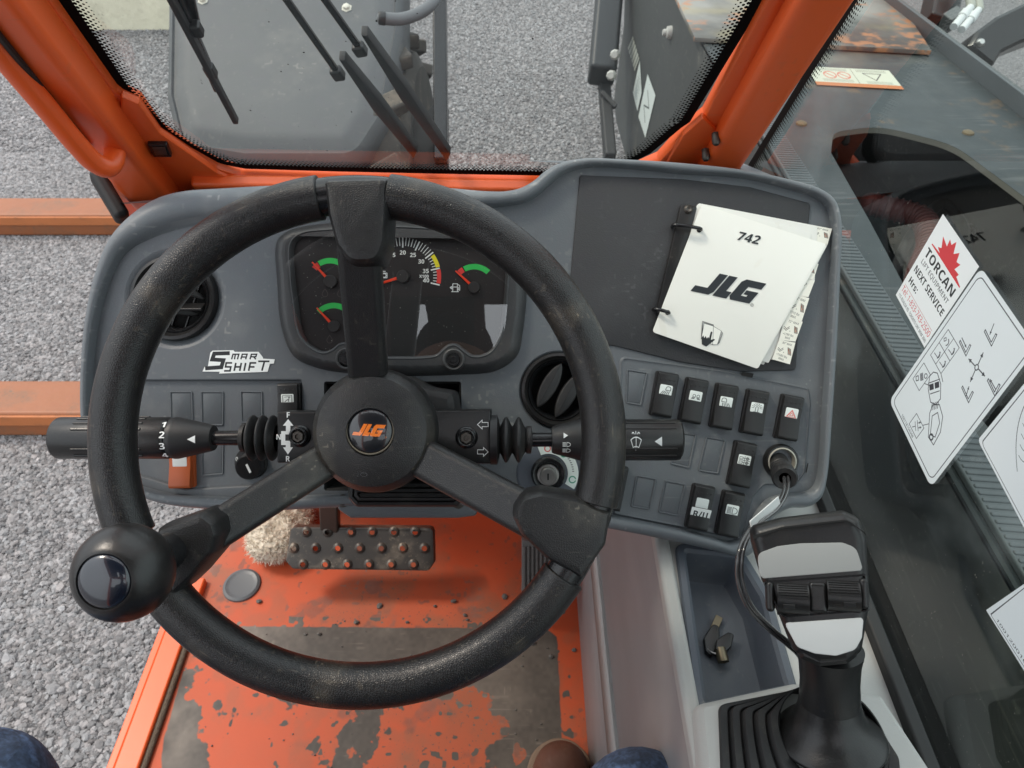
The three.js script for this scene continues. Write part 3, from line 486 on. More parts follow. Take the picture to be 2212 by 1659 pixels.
  partW(ab, 'leg', beam(at(1303, 160, 3.3), at(1318, 345, 3.15), 0.05, 0.08, FW.clone().negate(), 0.01), std([0.03, 0.03, 0.03], 0.6));
  partW(ab, 'brace', beam(at(1300, 200, 3.2), at(1330, 232, 3.2), 0.02, 0.03, FW.clone().negate(), 0.004), std([0.06, 0.06, 0.06], 0.6));
  for (const [x, y] of [[1330, 118], [1322, 163]]) partW(ab, 'bolt', turned(at(x, y, 3.1), at(x - 3, y, 3.06), [[0, 0.022], [0.6, 0.022], [1, 0.014], [1, 0]], 8), std([0.5, 0.5, 0.46], 0.5));
  // hoses in the opening
  const red = std([0.12, 0.03, 0.028], 0.6), hz = (pts, y) => pts.map(([x, yy]) => flat(W(0, y, 0)).p3(x, yy));
  const hose = thing('corrugated_hose', 'dark red corrugated hose inside the deck opening', 'hose', W(0.9, -1.05, -0.7)), path = hz([[1880, 440], [1985, 470], [2010, 520], [1990, 590], [1975, 660]], -0.93), cv = new THREE.CatmullRomCurve3(path);
  partW(hose, 'liner', tube(path, 0.028, 60, 14), red);
  for (let i = 0; i < 34; i++) { const p = cv.getPointAt((i + 0.5) / 34), t = cv.getTangentAt((i + 0.5) / 34), r = new THREE.TorusGeometry(0.029, 0.0035, 6, 18); r.applyQuaternion(new THREE.Quaternion().setFromUnitVectors(V(0, 0, 1), t)); r.translate(p.x, p.y, p.z); partW(hose, 'rib', boxUV(r), red); }
  solo('hydraulic_hose', merge([tube(hz([[1920, 620], [1975, 500], [2040, 440], [2090, 520], [2060, 640]], -0.96), 0.014, 60)]), M.rubber, 'black looped hydraulic hose behind the red hose in the opening', 'hose');
  solo('hydraulic_hose', merge([tube(hz([[1960, 470], [2080, 500], [2190, 450], [2300, 470]], -1.0), 0.018, 60)]), M.rubber, 'black hydraulic hose running right across the deck opening', 'hose');
  // behind the deck, at the top right corner
  const A = Frame.cam(2150, 70, 2.45), bk = thing('far_fender', 'black curved fender edge at the top right corner', 'fender', A);
  part(bk, 'arch', pillow(A.c([[2093, 98, 6], [2112, 66, 10], [2155, 34, 20], [2290, -30, 4], [2290, 60, 4], [2205, 92, 20], [2165, 112, 10], [2147, 142, 6]]), [[0, -0.1], [0, -0.01], [0.01, 0]], { seg: 8 }), M.blackSatin);
  { const b = A.uv(2118, 92, 0.004); part(bk, 'bolt', turned(V(b[0], b[1], -0.004), V(b[0], b[1], 0.014), [[0, 0.016], [0.5, 0.016], [1, 0.009], [1, 0]], 8), M.steel); }
  const hb = thing('valve_block', 'dark hydraulic valve block with silver hose fittings beyond the deck', 'valve block', at(2050, 30, 2.6));
  partW(hb, 'housing', beam(at(2048, -60, 2.7), at(2022, 62, 2.6), 0.1, 0.1, FW.clone().negate(), 0.01), M.black);
  partW(hb, 'cube', beam(at(2046, 35, 2.52), at(2066, 50, 2.5), 0.06, 0.06, FW.clone().negate(), 0.006), std([0.12, 0.125, 0.125], 0.5));
  for (const [dx, dy] of [[0, 0], [17, 6]]) { partW(hb, 'fitting', turned(at(2060 + dx, 58 + dy, 2.45), at(2098 + dx, 14 + dy, 2.5), [[0, 0], [0, 0.013], [0.45, 0.013], [0.46, 0.017], [0.72, 0.017], [0.73, 0.013], [1, 0.013], [1, 0]], 12), M.silver); partW(hb, 'hose', tube([at(2098 + dx, 14 + dy, 2.5), at(2092 + dx, -20, 2.52), at(2080 + dx, -60, 2.55)], 0.015, 20), std([0.35, 0.35, 0.3], 0.6)); }
  // orange fork tines on the gravel and a concrete block
  const tm = std(0xffffff, 0.5, { map: worn([0.28, 0.092, 0.031], [0.16, 0.085, 0.045], 0.5, 1.3, 151), bump: ['wave', 0.004] });
  const tine = (z0, z1, label) => {
    const t = thing('fork_tine', label, 'fork tine', V(-3, 0, (z0 + z1) / 2), 'steel fork tines lying on the gravel');
    partW(t, 'shank', (() => { const b = new RoundedBoxGeometry(4.4, 0.13, Math.abs(z1 - z0), 3, 0.014); b.translate(-3.65, 0.075, (z0 + z1) / 2); return boxUV(b); })(), tm);
    partW(t, 'worn_edge', (() => { const b = new RoundedBoxGeometry(4.4, 0.05, 0.012, 2, 0.004); b.translate(-3.65, 0.105, z1 + 0.003); return boxUV(b); })(), std(0xffffff, 0.6, { map: worn([0.46, 0.15, 0.045], [0.1, 0.06, 0.03], 0.35, 0.8, 153) }));
  };
  tine(-3.57, -3.38, 'orange steel fork tine on gravel, the farther of two'); tine(-2.09, -1.90, 'orange steel fork tine on gravel, nearest the gear lever knob');
  const cb = new RoundedBoxGeometry(2.2, 0.62, 0.6, 3, 0.02); cb.translate(-3.75, 0.3, -7.15);
  solo('concrete_block', boxUV(cb), std(0xffffff, 0.9, { map: worn([0.74, 0.69, 0.53], [0.4, 0.36, 0.27], 0.8, 0.8, 155), bump: ['wave', 0.01] }), 'cream concrete block on the gravel at the top left', 'block');
}

// ---------------------------------------------------------------- dashboard
const DF = Frame.cam(1106, 830, 0.66), HF = -0.012;            // HF: the fascia lies this far below the rounded rim
const pxd = 0.66 / FL;                                         // metres in one pixel on the dashboard
const dash = thing('dashboard', 'grey moulded plastic dashboard behind the steering wheel', 'dashboard', DF);
const ventL = circle(...DF.uv(378, 645, HF), 112 * pxd, 48), ventR = circle(...DF.uv(1207, 843, HF), 88 * pxd, 48);
const colHole = DF.c([[700, 824, 6], [996, 824, 6], [1000, 1060, 6], [700, 1060, 6]], HF);
const trayHole = DF.c([[257, 819, 16], [655, 818, 10], [664, 1030, 24], [540, 1052, 20], [400, 1060, 20], [266, 1020, 34]], HF);
{
  const pairs = [[365, 393, 430, 487], [470, 388, 500, 476], [580, 383, 600, 468], [690, 382, 700, 462], [830, 385, 830, 456], [951, 393, 950, 452], [1050, 404, 1040, 450], [1094, 405, 1087, 447], [1125, 398, 1135, 438], [1153, 383, 1165, 420], [1178, 362, 1187, 400], [1204, 349, 1212, 380], [1257, 338, 1265, 363], [1350, 340, 1355, 365], [1475, 347, 1475, 377], [1605, 363, 1602, 386], [1708, 383, 1705, 410], [1775, 404, 1758, 427], [1808, 428, 1782, 447], [1822, 470, 1793, 482], [1820, 600, 1790, 610], [1812, 760, 1782, 765], [1803, 900, 1773, 900], [1790, 1040, 1763, 1030], [1780, 1080, 1752, 1053], [1755, 1100, 1732, 1063], [1712, 1104, 1692, 1066], [1678, 1130, 1655, 1078], [1652, 1175, 1628, 1110], [1630, 1208, 1606, 1152], [1598, 1209, 1575, 1168], [1558, 1198, 1540, 1160], [1478, 1179, 1475, 1143], [1317, 1147, 1325, 1112], [1220, 1130, 1220, 1095], [1120, 1115, 1120, 1080], [1035, 1100, 1030, 1068], [900, 1098, 900, 1066], [740, 1100, 740, 1066], [560, 1108, 560, 1074], [433, 1104, 433, 1070], [330, 1088, 345, 1060], [240, 1045, 262, 1030], [197, 1012, 226, 1000], [177, 985, 209, 962], [167, 900, 202, 890], [167, 800, 203, 796], [176, 680, 216, 690], [195, 580, 243, 600], [225, 500, 275, 545], [270, 440, 335, 512], [315, 408, 382, 497]];
  const cur = (k, h) => { const c = new THREE.CatmullRomCurve3(pairs.map((p) => { const q = DF.uv(p[k], p[k + 1], h); return V(q[0], q[1], 0); }), true, 'centripetal'); return Array.from({ length: 1040 }, (_, i) => { const p = c.getPoint(i / 1040); return [p.x, p.y]; }); };
  const O = cur(0, 0), I = cur(2, HF), prof = [[-0.02, -2.4], [0, -1.3], [0.04, -0.8], [0.12, -0.45], [0.25, -0.2], [0.42, -0.04], [0.58, 0.0], [0.72, -0.03], [0.85, -0.13], [0.94, -0.28], [1, -0.42]];
  const pos = [], N = O.length, R = prof.map(([t, k], j) => O.map((o, i) => { const w = Math.hypot(o[0] - I[i][0], o[1] - I[i][1]), kk = j === prof.length - 1 ? HF : k < -1 ? k * 0.025 : Math.max(k * w * 0.85, k > -0.45 && t > 0.8 ? HF : -1); return [lerp(o[0], I[i][0], t), lerp(o[1], I[i][1], t), kk]; }));
  for (let j = 0; j + 1 < R.length; j++) for (let i = 0; i < N; i++) { const k = (i + 1) % N; pos.push(...R[j][i], ...R[j + 1][k], ...R[j][k], ...R[j][i], ...R[j + 1][i], ...R[j + 1][k]); }
  const g = new THREE.BufferGeometry(); g.setAttribute('position', new THREE.Float32BufferAttribute(pos, 3)); { const p = g.attributes.position; }
  part(dash, 'rounded_rim', boxUV(creased(g, 0.9)), M.dashRim);
  part(dash, 'fascia', pillow({ pts: I }, [[0, HF]], { holes: [ventL, ventR, colHole, trayHole] }), M.dash);
  part(dash, 'vent_well', pillow(ventL, [[0, HF], [0.003, HF - 0.001], [0.014, HF - 0.010], [0.016, HF - 0.03]]), M.dash);
  part(dash, 'vent_well', pillow(ventR, [[0, HF], [0.001, HF - 0.001], [0.003, HF - 0.004], [0.006, HF - 0.03]]), M.dash);
  part(dash, 'column_opening', pillow(colHole, [[0, HF], [0.002, HF - 0.002], [0.003, HF - 0.06]]), M.deep);
  part(dash, 'switch_recess', pillow(trayHole, [[0, HF], [0.0012, HF - 0.0006], [0.002, HF - 0.0035]]), M.dash);
  partW(dash, 'top_cover', quad([W(-0.60, -0.535, -0.955), W(0.315, -0.535, -0.955), at(1800, 430, 0.74), at(330, 432, 0.72)], 4), M.dash);
  partW(dash, 'hump_cover', quad([W(0.02, -0.462, -0.945), W(0.318, -0.462, -0.945), at(1795, 432, 0.72), at(1215, 352, 0.72)], 4), M.dash);
  // raised switch panel on the right, with its notch
  const sp = DF.c([[1340, 770, 14], [1560, 800, 4], [1746, 838, 12], [1750, 870, 6], [1738, 1020, 16], [1716, 1050, 10], [1650, 1046, 16], [1626, 1072, 12], [1599, 1164, 4], [1325, 1110, 6]], HF);
  part(dash, 'switch_panel', pillow(sp, [[-0.002, HF - 0.001], [0, HF + 0.0006], [0.0012, HF + 0.0022], [0.0028, HF + 0.0012]]), M.dash);
  for (const [P, n] of [[[[1601, 803, 1], [1626, 807, 1], [1623, 816, 1], [1599, 811, 1]], 'slot'], [[[1741, 1000, 0], [1744, 1000, 0], [1740, 1020, 0], [1737, 1020, 0]], 'slot']]) part(dash, n, pillow(DF.c(P, HF), [[0, HF + 0.0028]]), M.deep);
  // blanked switch positions: a raised outline each
  const blank = (P, h) => part(dash, 'blank_plate', pillow(DF.c(P.map((p) => [...p, 4]), HF), [[0, h], [0.0004, h + 0.0009], [0.0011, h + 0.0009], [0.0018, h - 0.0002], [0.0026, h + 0.0003]]), M.dash);
  for (const P of [[[1353, 797], [1399, 804], [1385, 877], [1351, 871]], [[1524, 942], [1567, 950], [1551, 1024], [1506, 1017]], [[1475, 934], [1504, 938], [1489, 1012], [1445, 1002]], [[1373, 1025], [1418, 1033], [1404, 1102], [1361, 1094]], [[1435, 1036], [1481, 1045], [1465, 1115], [1420, 1106]]]) blank(P, HF + 0.0014);
  for (const P of [[[363, 845], [413, 845], [415, 925], [365, 925]], [[430, 845], [481, 845], [480, 920], [432, 920]], [[516, 844], [565, 845], [566, 915], [518, 915]], [[432, 945], [481, 945], [480, 1026], [432, 1030]]]) blank(P, HF - 0.0033);
  // black grained pad behind the manual
  part(dash, 'document_pad', plate(DF.c([[1252, 379, 6], [1475, 388, 2], [1620, 405, 2], [1750, 440, 10], [1728, 640, 4], [1718, 800, 10], [1600, 803, 6], [1470, 783, 4], [1330, 748, 4], [1220, 733, 6]], HF), HF - 0.001, HF + 0.0022, 0.0012), M.pad);
  part(dash, 'lower_lip', plate(DF.c([[722, 1074, 10], [752, 1068, 8], [1000, 1068, 8], [1036, 1092, 8], [1028, 1112, 8], [990, 1117, 6], [760, 1117, 6], [735, 1100, 8]], HF), HF - 0.01, HF + 0.008, 0.004), M.dash);
  for (const [x, y] of [[740, 1083], [990, 1086]]) { const q = DF.uv(x, y, HF + 0.009); part(dash, 'screw', turned(V(q[0], q[1], HF + 0.006), V(q[0], q[1], HF + 0.011), [[0, 0.0062], [0.4, 0.006], [0.5, 0.0042], [0.9, 0.0038], [1, 0.002], [0.8, 0]], 20), M.screw); }
}
// air vents
function airVent(label, x, y, R, ang, open) {
  const q = DF.uv(x, y, HF), fr = DF.sub(q[0], q[1], HF, 0), t = thing('air_vent', label, 'air vent', fr), r = R * pxd;
  part(t, 'ring', turned(V(0, 0, -0.02), V(0, 0, 0.003), [[0, r * 0.72], [0.5, r * 0.76], [0.86, r * 0.84], [1, r * 0.9], [0.97, r * 0.97], [0.8, r], [0, r]], 56), M.black);
  part(t, 'inner_ring', turned(V(0, 0, -0.02), V(0, 0, -0.0015), [[0, r * 0.66], [0.7, r * 0.7], [1, r * 0.78], [0.9, r * 0.83], [0, r * 0.83]], 56), M.blackSatin);
  part(t, 'back', turned(V(0, 0, -0.03), V(0, 0, -0.028), [[0, r * 0.8], [1, r * 0.8], [1, 0]], 40), M.deep);
  const cs = [-1, 1].map((s) => { const P = []; for (let i = 0; i <= 14; i++) { const a = lerp(-0.5, 0.5, i / 14); P.push([s * r * (0.33 - 0.16) + s * r * 0.19 * Math.cos(a * Math.PI), r * 0.66 * Math.sin(a * Math.PI) * 1.0]); } P.push([s * r * 0.16, r * 0.62], [s * r * 0.12, 0], [s * r * 0.16, -r * 0.62]); return P; });
  if (!open) cs.forEach((P, i) => { P.length = 0; const s = i ? 1 : -1; for (let k = 0; k < 32; k++) { const a = k / 32 * 2 * Math.PI, y = Math.sin(a) * r * 0.66; P.push([s * r * 0.27 + Math.sign(Math.cos(a)) * r * 0.21 * Math.abs(Math.cos(a)) ** 1.3, y * (1 - 0.06 * Math.abs(Math.cos(a)))]); } });
  cs.forEach((P, i) => { const g = plate({ pts: P }, -0.012, open ? -0.004 + 0.003 * i : -0.001 + i * 0.001, 0.0015); g.rotateX(open ? 0.5 : 0); g.rotateZ(ang); part(t, 'flap', g, M.rubber); });
  if (open) for (const v of [-0.4, 0, 0.4]) { const b = new RoundedBoxGeometry(r * 1.3, 0.0016, 0.004, 1, 0.0005); b.translate(0, v * r * 0.8, -0.016); b.rotateZ(ang); part(t, 'slat', boxUV(b), M.black); }
  if (open) { const g = new RoundedBoxGeometry(r * 0.7, 0.003, 0.012, 2, 0.001); g.rotateX(0.6); g.translate(r * 0.3, -r * 0.2, -0.006); part(t, 'grip_tab', boxUV(g), M.black); }
}
airVent('round black air vent with open flap behind the left wheel rim', 374, 643, 95, 1.25, true);
airVent('round black air vent with slanted flaps beside the right wheel rim', 1207, 843, 84, -0.5, false);

// instrument cluster
{
  const t = thing('instrument_cluster', 'black instrument cluster with gauges behind the top wheel spoke', 'instrument cluster', DF);
  const oc = spline([[598, 520], [625, 497], [711, 481], [850, 476], [990, 484], [1095, 508], [1133, 545], [1139, 621], [1130, 720], [1118, 768], [1074, 801], [974, 811], [870, 813], [764, 808], [690, 797], [634, 770], [608, 711], [598, 611]].map(([x, y]) => DF.uv(x, y, HF)), 140);
  const scr = [[641, 533], [659, 516], [719, 508], [839, 502], [974, 511], [1064, 530], [1088, 560], [1090, 620], [1087, 660], [1077, 726], [1055, 759], [1024, 766], [1005, 754], [992, 744], [981, 741], [968, 744], [957, 752], [944, 764], [920, 768], [849, 769], [800, 768], [776, 757], [764, 744], [751, 738], [736, 741], [719, 754], [704, 758], [676, 744], [660, 723], [649, 661], [641, 590]];
  const ic = spline(scr.map(([x, y]) => DF.uv(x, y, HF)), 200);
  const bez = std(0xffffff, 0.42, { map: worn([0.03, 0.031, 0.033], [0.3, 0.26, 0.2], 0.15, 0.15, 171), bump: ['fine', 0.0001] });
  // bezel: outer slope, a broad lip, then down to the screen
  const lip = { pts: ic.pts };
  part(t, 'bezel', pillow(oc, [[0, HF - 0.001], [0.0015, HF + 0.003], [0.006, HF + 0.0085], [0.010, HF + 0.0105]], { holes: [{ pts: ring(ic, -0.0035) }] }), bez);
  part(t, 'inner_lip', pillow({ pts: ring(ic, -0.004) }, [[0, HF + 0.0105], [0.0012, HF + 0.0112], [0.0028, HF + 0.0095], [0.004, HF + 0.004]], { cap: false }), std([0.045, 0.047, 0.05], 0.5));
  for (const [x, y] of [[980, 777], [749, 775]]) {
    const q = DF.uv(x, y, HF + 0.01), b = part(t, 'button', turned(V(q[0], q[1], HF + 0.006), V(q[0], q[1], HF + 0.014), [[0, 0.0062], [0.7, 0.0062], [0.85, 0.0055], [0.86, 0.0036], [0.98, 0.003], [1, 0]], 30), M.blackSatin);
    part(b, 'collar', turned(V(q[0], q[1], HF + 0.008), V(q[0], q[1], HF + 0.0125), [[0, 0.0105], [0.8, 0.0103], [1, 0.0092], [0.9, 0.0078], [0, 0.0076]], 36), bez);
  }
  // face print
  const X0 = 630, Y0 = 495, Wp = 470, Hp = 280, K = 3.4, P = (x, y) => [(x - X0) * K, (y - Y0) * K];
  const face = canvas(Wp * K, Hp * K, (x) => {
    x.fillStyle = '#1c1717'; x.fillRect(0, 0, Wp * K, Hp * K);
    x.fillStyle = '#141414'; x.fillRect(...P(845, 640), 180 * K, 130 * K);
    const c = (px, py) => P(px, py), arc = (cx, cy, r0, r1, a0, a1, col) => { const [a, b] = c(cx, cy); x.beginPath(); x.arc(a, b, r1 * K, a0, a1); x.arc(a, b, r0 * K, a1, a0, true); x.closePath(); x.fillStyle = col; x.fill(); };
    const D = Math.PI / 180, cx = 870, cy = 597;
    for (let i = 0; i <= 40; i++) { const a = (-90 + (i - 20) * 5.16) * D, big = i % 5 === 0; x.strokeStyle = '#e8ebe8'; x.lineWidth = (big ? 3 : 1.7) * K; x.lineCap = 'butt'; const [a0, b0] = c(cx + Math.cos(a) * (big ? 62 : 66), cy + Math.sin(a) * (big ? 62 : 66)), [a1, b1] = c(cx + Math.cos(a) * (i > 30 ? (big ? 82 : 74) : 84), cy + Math.sin(a) * (i > 30 ? (big ? 82 : 74) : 84)); x.beginPath(); x.moveTo(a0, b0); x.lineTo(a1, b1); x.stroke(); }
    arc(cx, cy, 74, 83, (-90 + 10.6 * 5.16) * D, (-90 + 14.6 * 5.16) * D, '#e6d820'); arc(cx, cy, 74, 83, (-90 + 15.3 * 5.16) * D, (-90 + 19.6 * 5.16) * D, '#e03a34');
    x.fillStyle = '#e8ebe8'; x.textAlign = 'center'; x.textBaseline = 'middle'; x.font = `bold ${12.5 * K}px sans-serif`;
    for (let i = 0; i <= 8; i++) { const a = (-90 + (i * 5 - 20) * 5.16) * D, r = i === 8 ? 52 : 51; x.fillText(String(i * 5), ...c(cx + Math.cos(a) * r, cy + Math.sin(a) * r - (i === 8 ? 3 : 0))); }
    x.font = `bold ${9 * K}px sans-serif`; x.fillText('X100', ...c(916, 597));
    const G = '#2fbf55', Rd = '#d83b36';
    arc(713, 608, 39, 51, -122 * D, -40 * D, G); arc(713, 608, 37, 50, -141 * D, -124 * D, Rd);
    arc(721, 705, 39, 51, -137 * D, -58 * D, G); arc(721, 705, 39, 51, -56 * D, -42 * D, Rd);
    arc(1024, 621, 39, 51, -118 * D, -47 * D, G); arc(1024, 621, 39, 51, -135 * D, -121 * D, Rd);
    // pump, engine and drop pictograms
    x.strokeStyle = '#dfe4e4'; x.lineWidth = 1.7 * K; const L = (pts) => { x.beginPath(); pts.forEach((q, i) => i ? x.lineTo(...c(...q)) : x.moveTo(...c(...q))); x.stroke(); };
    L([[978, 613], [978, 630], [988, 630], [988, 613], [978, 613]]); L([[978, 620], [988, 620]]); L([[975, 630], [991, 630]]); L([[988, 614], [993, 617], [993, 627], [990, 626], [990, 620]]); L([[972, 621], [976, 619], [976, 624], [972, 621]]);
    L([[822, 590], [836, 590], [836, 600], [822, 600], [822, 590]]); L([[826, 586], [833, 586]]); x.beginPath(); x.arc(...c(830, 595), 4 * K, 0, 7); x.stroke();
    x.strokeStyle = '#463b3b'; for (const [a, b] of [[702, 632], [735, 632], [712, 732]]) { x.beginPath(); x.arc(...c(a, b + 3), 6 * K, -0.6, Math.PI + 0.6); x.lineTo(...c(a, b - 8)); x.closePath(); x.stroke(); }
  });
  const g = pillow({ pts: ring(ic, -0.005) }, [[0, HF + 0.0045]]); { const a = DF.uv(X0, Y0 + Hp, HF + 0.0045), b = DF.uv(X0 + Wp, Y0, HF + 0.0045); planarUV(g, a[0], a[1], b[0] - a[0], b[1] - a[1]); }
  part(t, 'gauge_face', g, print(face, 0.5));
  const needle = (ax, ay, bx, by) => { const a = DF.uv(ax, ay, HF + 0.0068), b = DF.uv(bx, by, HF + 0.0068); const dx = b[0] - a[0], dy = b[1] - a[1], l = Math.hypot(dx, dy), nx = -dy / l, ny = dx / l; part(t, 'needle', plate([[a[0] + nx * 0.0006, a[1] + ny * 0.0006, 0], [a[0] - nx * 0.0006, a[1] - ny * 0.0006, 0], [b[0] - nx * 0.0015, b[1] - ny * 0.0015, 0], [b[0] + nx * 0.0015, b[1] + ny * 0.0015, 0]], HF + 0.006, HF + 0.0068, 0.0002), std([0.8, 0.05, 0.012], 0.4)); };
  const capM = std([0.02, 0.018, 0.018], 0.5);
  for (const [cx, cy, tx, ty, r] of [[870, 597, 790, 622, 14], [713, 608, 674, 566, 14.5], [721, 705, 684, 665, 13], [1024, 621, 984, 585, 13]]) { needle(tx, ty, cx, cy); const q = DF.uv(cx, cy, HF + 0.007); part(t, 'needle_hub', turned(V(q[0], q[1], HF + 0.005), V(q[0], q[1], HF + 0.0082), [[0, r * pxd], [0.8, r * pxd], [1, r * pxd * 0.9], [1, 0]], 30), capM); }
  part(t, 'lens', (() => { const y0 = DF.uv(870, 768, HF)[1], k = pillow({ pts: ring(ic, -0.0042) }, [[0, 0]]); k.translate(0, -y0, 0); k.rotateX(0.1); k.translate(0, y0, HF + 0.0082); return k; })(), new THREE.MeshPhysicalMaterial({ color: lin(0.92, 0.92, 0.92), roughness: 0.0, transmission: 1, thickness: 0, ior: 2.0, side: THREE.DoubleSide }));
  specks(t, 'dust', 320, () => { const q = DF.uv(rr(648, 1080), lerp(515, 755, rnd()), HF + 0.0096); return [q[0], q[1], HF + 0.0096]; }, 0.00012, 0.0005);
}

// rocker switches: one made, the others copies with their own picture
const icons = {
  work(x, dir) { x.lineWidth = 5; x.beginPath(); const f = (px) => dir < 0 ? px : 100 - px; x.moveTo(f(48), 46); x.lineTo(f(86), 46); x.lineTo(f(86), 26); x.quadraticCurveTo(f(84), 12, f(66), 12); x.quadraticCurveTo(f(46), 14, f(48), 46); x.stroke(); for (let i = 0; i < 5; i++) { x.beginPath(); x.moveTo(f(30 + i * 12), 56); x.lineTo(f(12 + i * 15), 84); x.stroke(); } },
  pair(x) { x.lineWidth = 4; for (const [o, s] of [[28, -1], [60, 1]]) { x.beginPath(); x.moveTo(o, 52); x.lineTo(o + 20, 52); x.lineTo(o + 20, 42); x.arc(o + 10, 40, 10, 0, Math.PI, true); x.closePath(); x.stroke(); for (let i = 0; i < 4; i++) { x.beginPath(); x.moveTo(o + i * 6 + s, 58); x.lineTo(o + i * 6 + s * 9, 70); x.stroke(); } } },
  beacon(x) { x.lineWidth = 4.5; x.beginPath(); x.moveTo(26, 82); x.lineTo(74, 82); x.moveTo(40, 80); x.lineTo(40, 46); x.arc(50, 44, 10, Math.PI, 0); x.lineTo(60, 80); x.stroke(); for (let i = 0; i < 9; i++) { const a = Math.PI + i / 8 * Math.PI; for (const r of [24, 36]) { x.beginPath(); x.moveTo(50 + Math.cos(a) * r, 46 + Math.sin(a) * r); x.lineTo(50 + Math.cos(a) * (r + 6), 46 + Math.sin(a) * (r + 6)); x.stroke(); } } },
  hazard(x) { x.strokeStyle = '#d8463a'; x.lineWidth = 4; for (const r of [1, 0.74, 0.34]) { x.beginPath(); x.moveTo(50, 56 - 40 * r); x.lineTo(50 + 42 * r, 56 + 28 * r); x.lineTo(50 - 42 * r, 56 + 28 * r); x.closePath(); x.stroke(); } },
  axle(x) { x.lineWidth = 4; for (const y of [28, 66]) { x.strokeRect(10, y - 8, 26, 18); x.strokeRect(64, y - 8, 16, 18); } x.beginPath(); for (const y of [28, 66]) { x.moveTo(36, y); x.lineTo(90, y); } x.moveTo(50, 12); x.lineTo(50, 84); x.moveTo(72, 14); x.lineTo(72, 82); x.moveTo(10, 47); x.lineTo(92, 47); x.stroke(); },
  beam(x) { x.lineWidth = 5; x.beginPath(); x.moveTo(52, 22); x.lineTo(52, 78); x.quadraticCurveTo(90, 76, 90, 50); x.quadraticCurveTo(90, 24, 52, 22); x.stroke(); for (let i = 0; i < 6; i++) { x.beginPath(); x.moveTo(10, 24 + i * 10); x.lineTo(42, 24 + i * 10); x.stroke(); } },
  seat(x) { x.lineWidth = 5; x.strokeRect(14, 12, 72, 76); x.beginPath(); x.moveTo(28, 30); x.lineTo(60, 26); x.lineTo(64, 50); x.lineTo(44, 62); x.lineTo(30, 78); x.moveTo(56, 52); x.lineTo(60, 76); x.stroke(); x.beginPath(); x.arc(70, 30, 6, 0, 7); x.fill(); },
  blank() {},
};
const tileM = (draw, a) => print(canvas(100, 100, (x) => { x.fillStyle = '#e4eae6'; x.fillRect(0, 0, 100, 100); x.strokeStyle = x.fillStyle = '#3a3f3f'; draw(x, a); }), 0.45);
function makeSwitch(name, w, h, bodyM, dotM) {
  const t = thing(name, 'x', 'switch', V(0, 0, 0));
  part(t, 'bezel', plate(rect(0, 0, w, h, 0.0025), -0.004, 0.0028, 0.001), bodyM);
  // rocker: seen from its side, a shallow V that stands out at the bottom
  const s = new THREE.Shape(); const H = h / 2 - 0.0012; s.moveTo(-H, 0); s.lineTo(H, 0); s.lineTo(H, 0.005); s.quadraticCurveTo(H, 0.0064, H - 0.0015, 0.0064); s.lineTo(0.002, 0.0066); s.lineTo(-H + 0.003, 0.0105); s.quadraticCurveTo(-H, 0.0105, -H, 0.0075); s.closePath();
  const W2 = w - 0.0034, g = new THREE.ExtrudeGeometry(s, { depth: W2 - 0.0012, bevelEnabled: true, bevelThickness: 0.0006, bevelSize: 0.0006, bevelSegments: 2, curveSegments: 6 }); g.translate(0, 0, -(W2 - 0.0012) / 2);
  g.applyMatrix4(new THREE.Matrix4().makeBasis(V(0, 1, 0), V(0, 0, 1), V(1, 0, 0)));
  part(t, 'rocker', boxUV(creased(g, 0.7)), bodyM);
  const dots = [], dot = (x, y, z) => { const d = new THREE.SphereGeometry(0.0007, 8, 5); d.scale(1, 1, 0.6); d.translate(x, y, z); dots.push(d); };
  for (let i = 0; i < 4; i++) dot((i - 1.5) * 0.0042, h * 0.345, 0.0072); for (const s2 of [-1, 1]) dot(s2 * 0.0074, h * 0.25, 0.0072);
  for (let i = 0; i < 4; i++) for (const y of [0.3, 0.375]) { const yy = -h * y; dot((i - 1.5) * 0.0042, yy, 0.0066 + (0.002 - yy) / (H - 0.001) * 0.0041); }
  part(t, 'grip_texture', merge(dots), dotM || bodyM);
  return t;
}
const sw0 = makeSwitch('rocker_switch', 0.0222, 0.0425, M.switchM);
const cut = { used: false };
function putSwitch(label, Q, icon, arg, h = 0.001, o = {}) {
  let t = sw0; if (!cut.used) cut.used = true; else { t = sw0.clone(); t.children.filter((c) => c.name === 'symbol_tile').forEach((c) => t.remove(c)); t.name = numbered('rocker_switch'); scene.add(t); }
  const q = Q.map(([x, y]) => DF.uv(x, y, HF + 0.003)), cx = q.reduce((s, p) => s + p[0], 0) / 4, cy = q.reduce((s, p) => s + p[1], 0) / 4;
  const ax = q[1][0] - q[0][0] + q[2][0] - q[3][0], ay = q[1][1] - q[0][1] + q[2][1] - q[3][1], bx = q[0][0] - q[3][0] + q[1][0] - q[2][0], by = q[0][1] - q[3][1] + q[1][1] - q[2][1];
  const rz = (Math.atan2(ay, ax) + Math.atan2(-bx, by)) / 2, fr = DF.sub(cx, cy, HF + h, rz, -0.06);
  t.position.copy(fr.o); t.quaternion.setFromRotationMatrix(fr.m); t.scale.set(o.sx ?? 1, o.sy ?? 1, 1);
  t.userData = { label, category: 'switch', group: o.group ?? 'rocker switches on the dashboard' };
  const g = plate(rect(0, 0, 0.0118, 0.0108, 0.0014), 0, 0.0008, 0.0002); planarUV(g, -0.0059, -0.0054, 0.0118, 0.0108); g.translate(0, 0.0042, 0.0067);
  part(t, 'symbol_tile', g, tileM(icons[icon], arg));
  return t;
}
putSwitch('black rocker switch with a left-slanting work lamp symbol, first in the top row', [[1419, 801], [1467, 809], [1451, 904], [1399, 895]], 'work', -1);
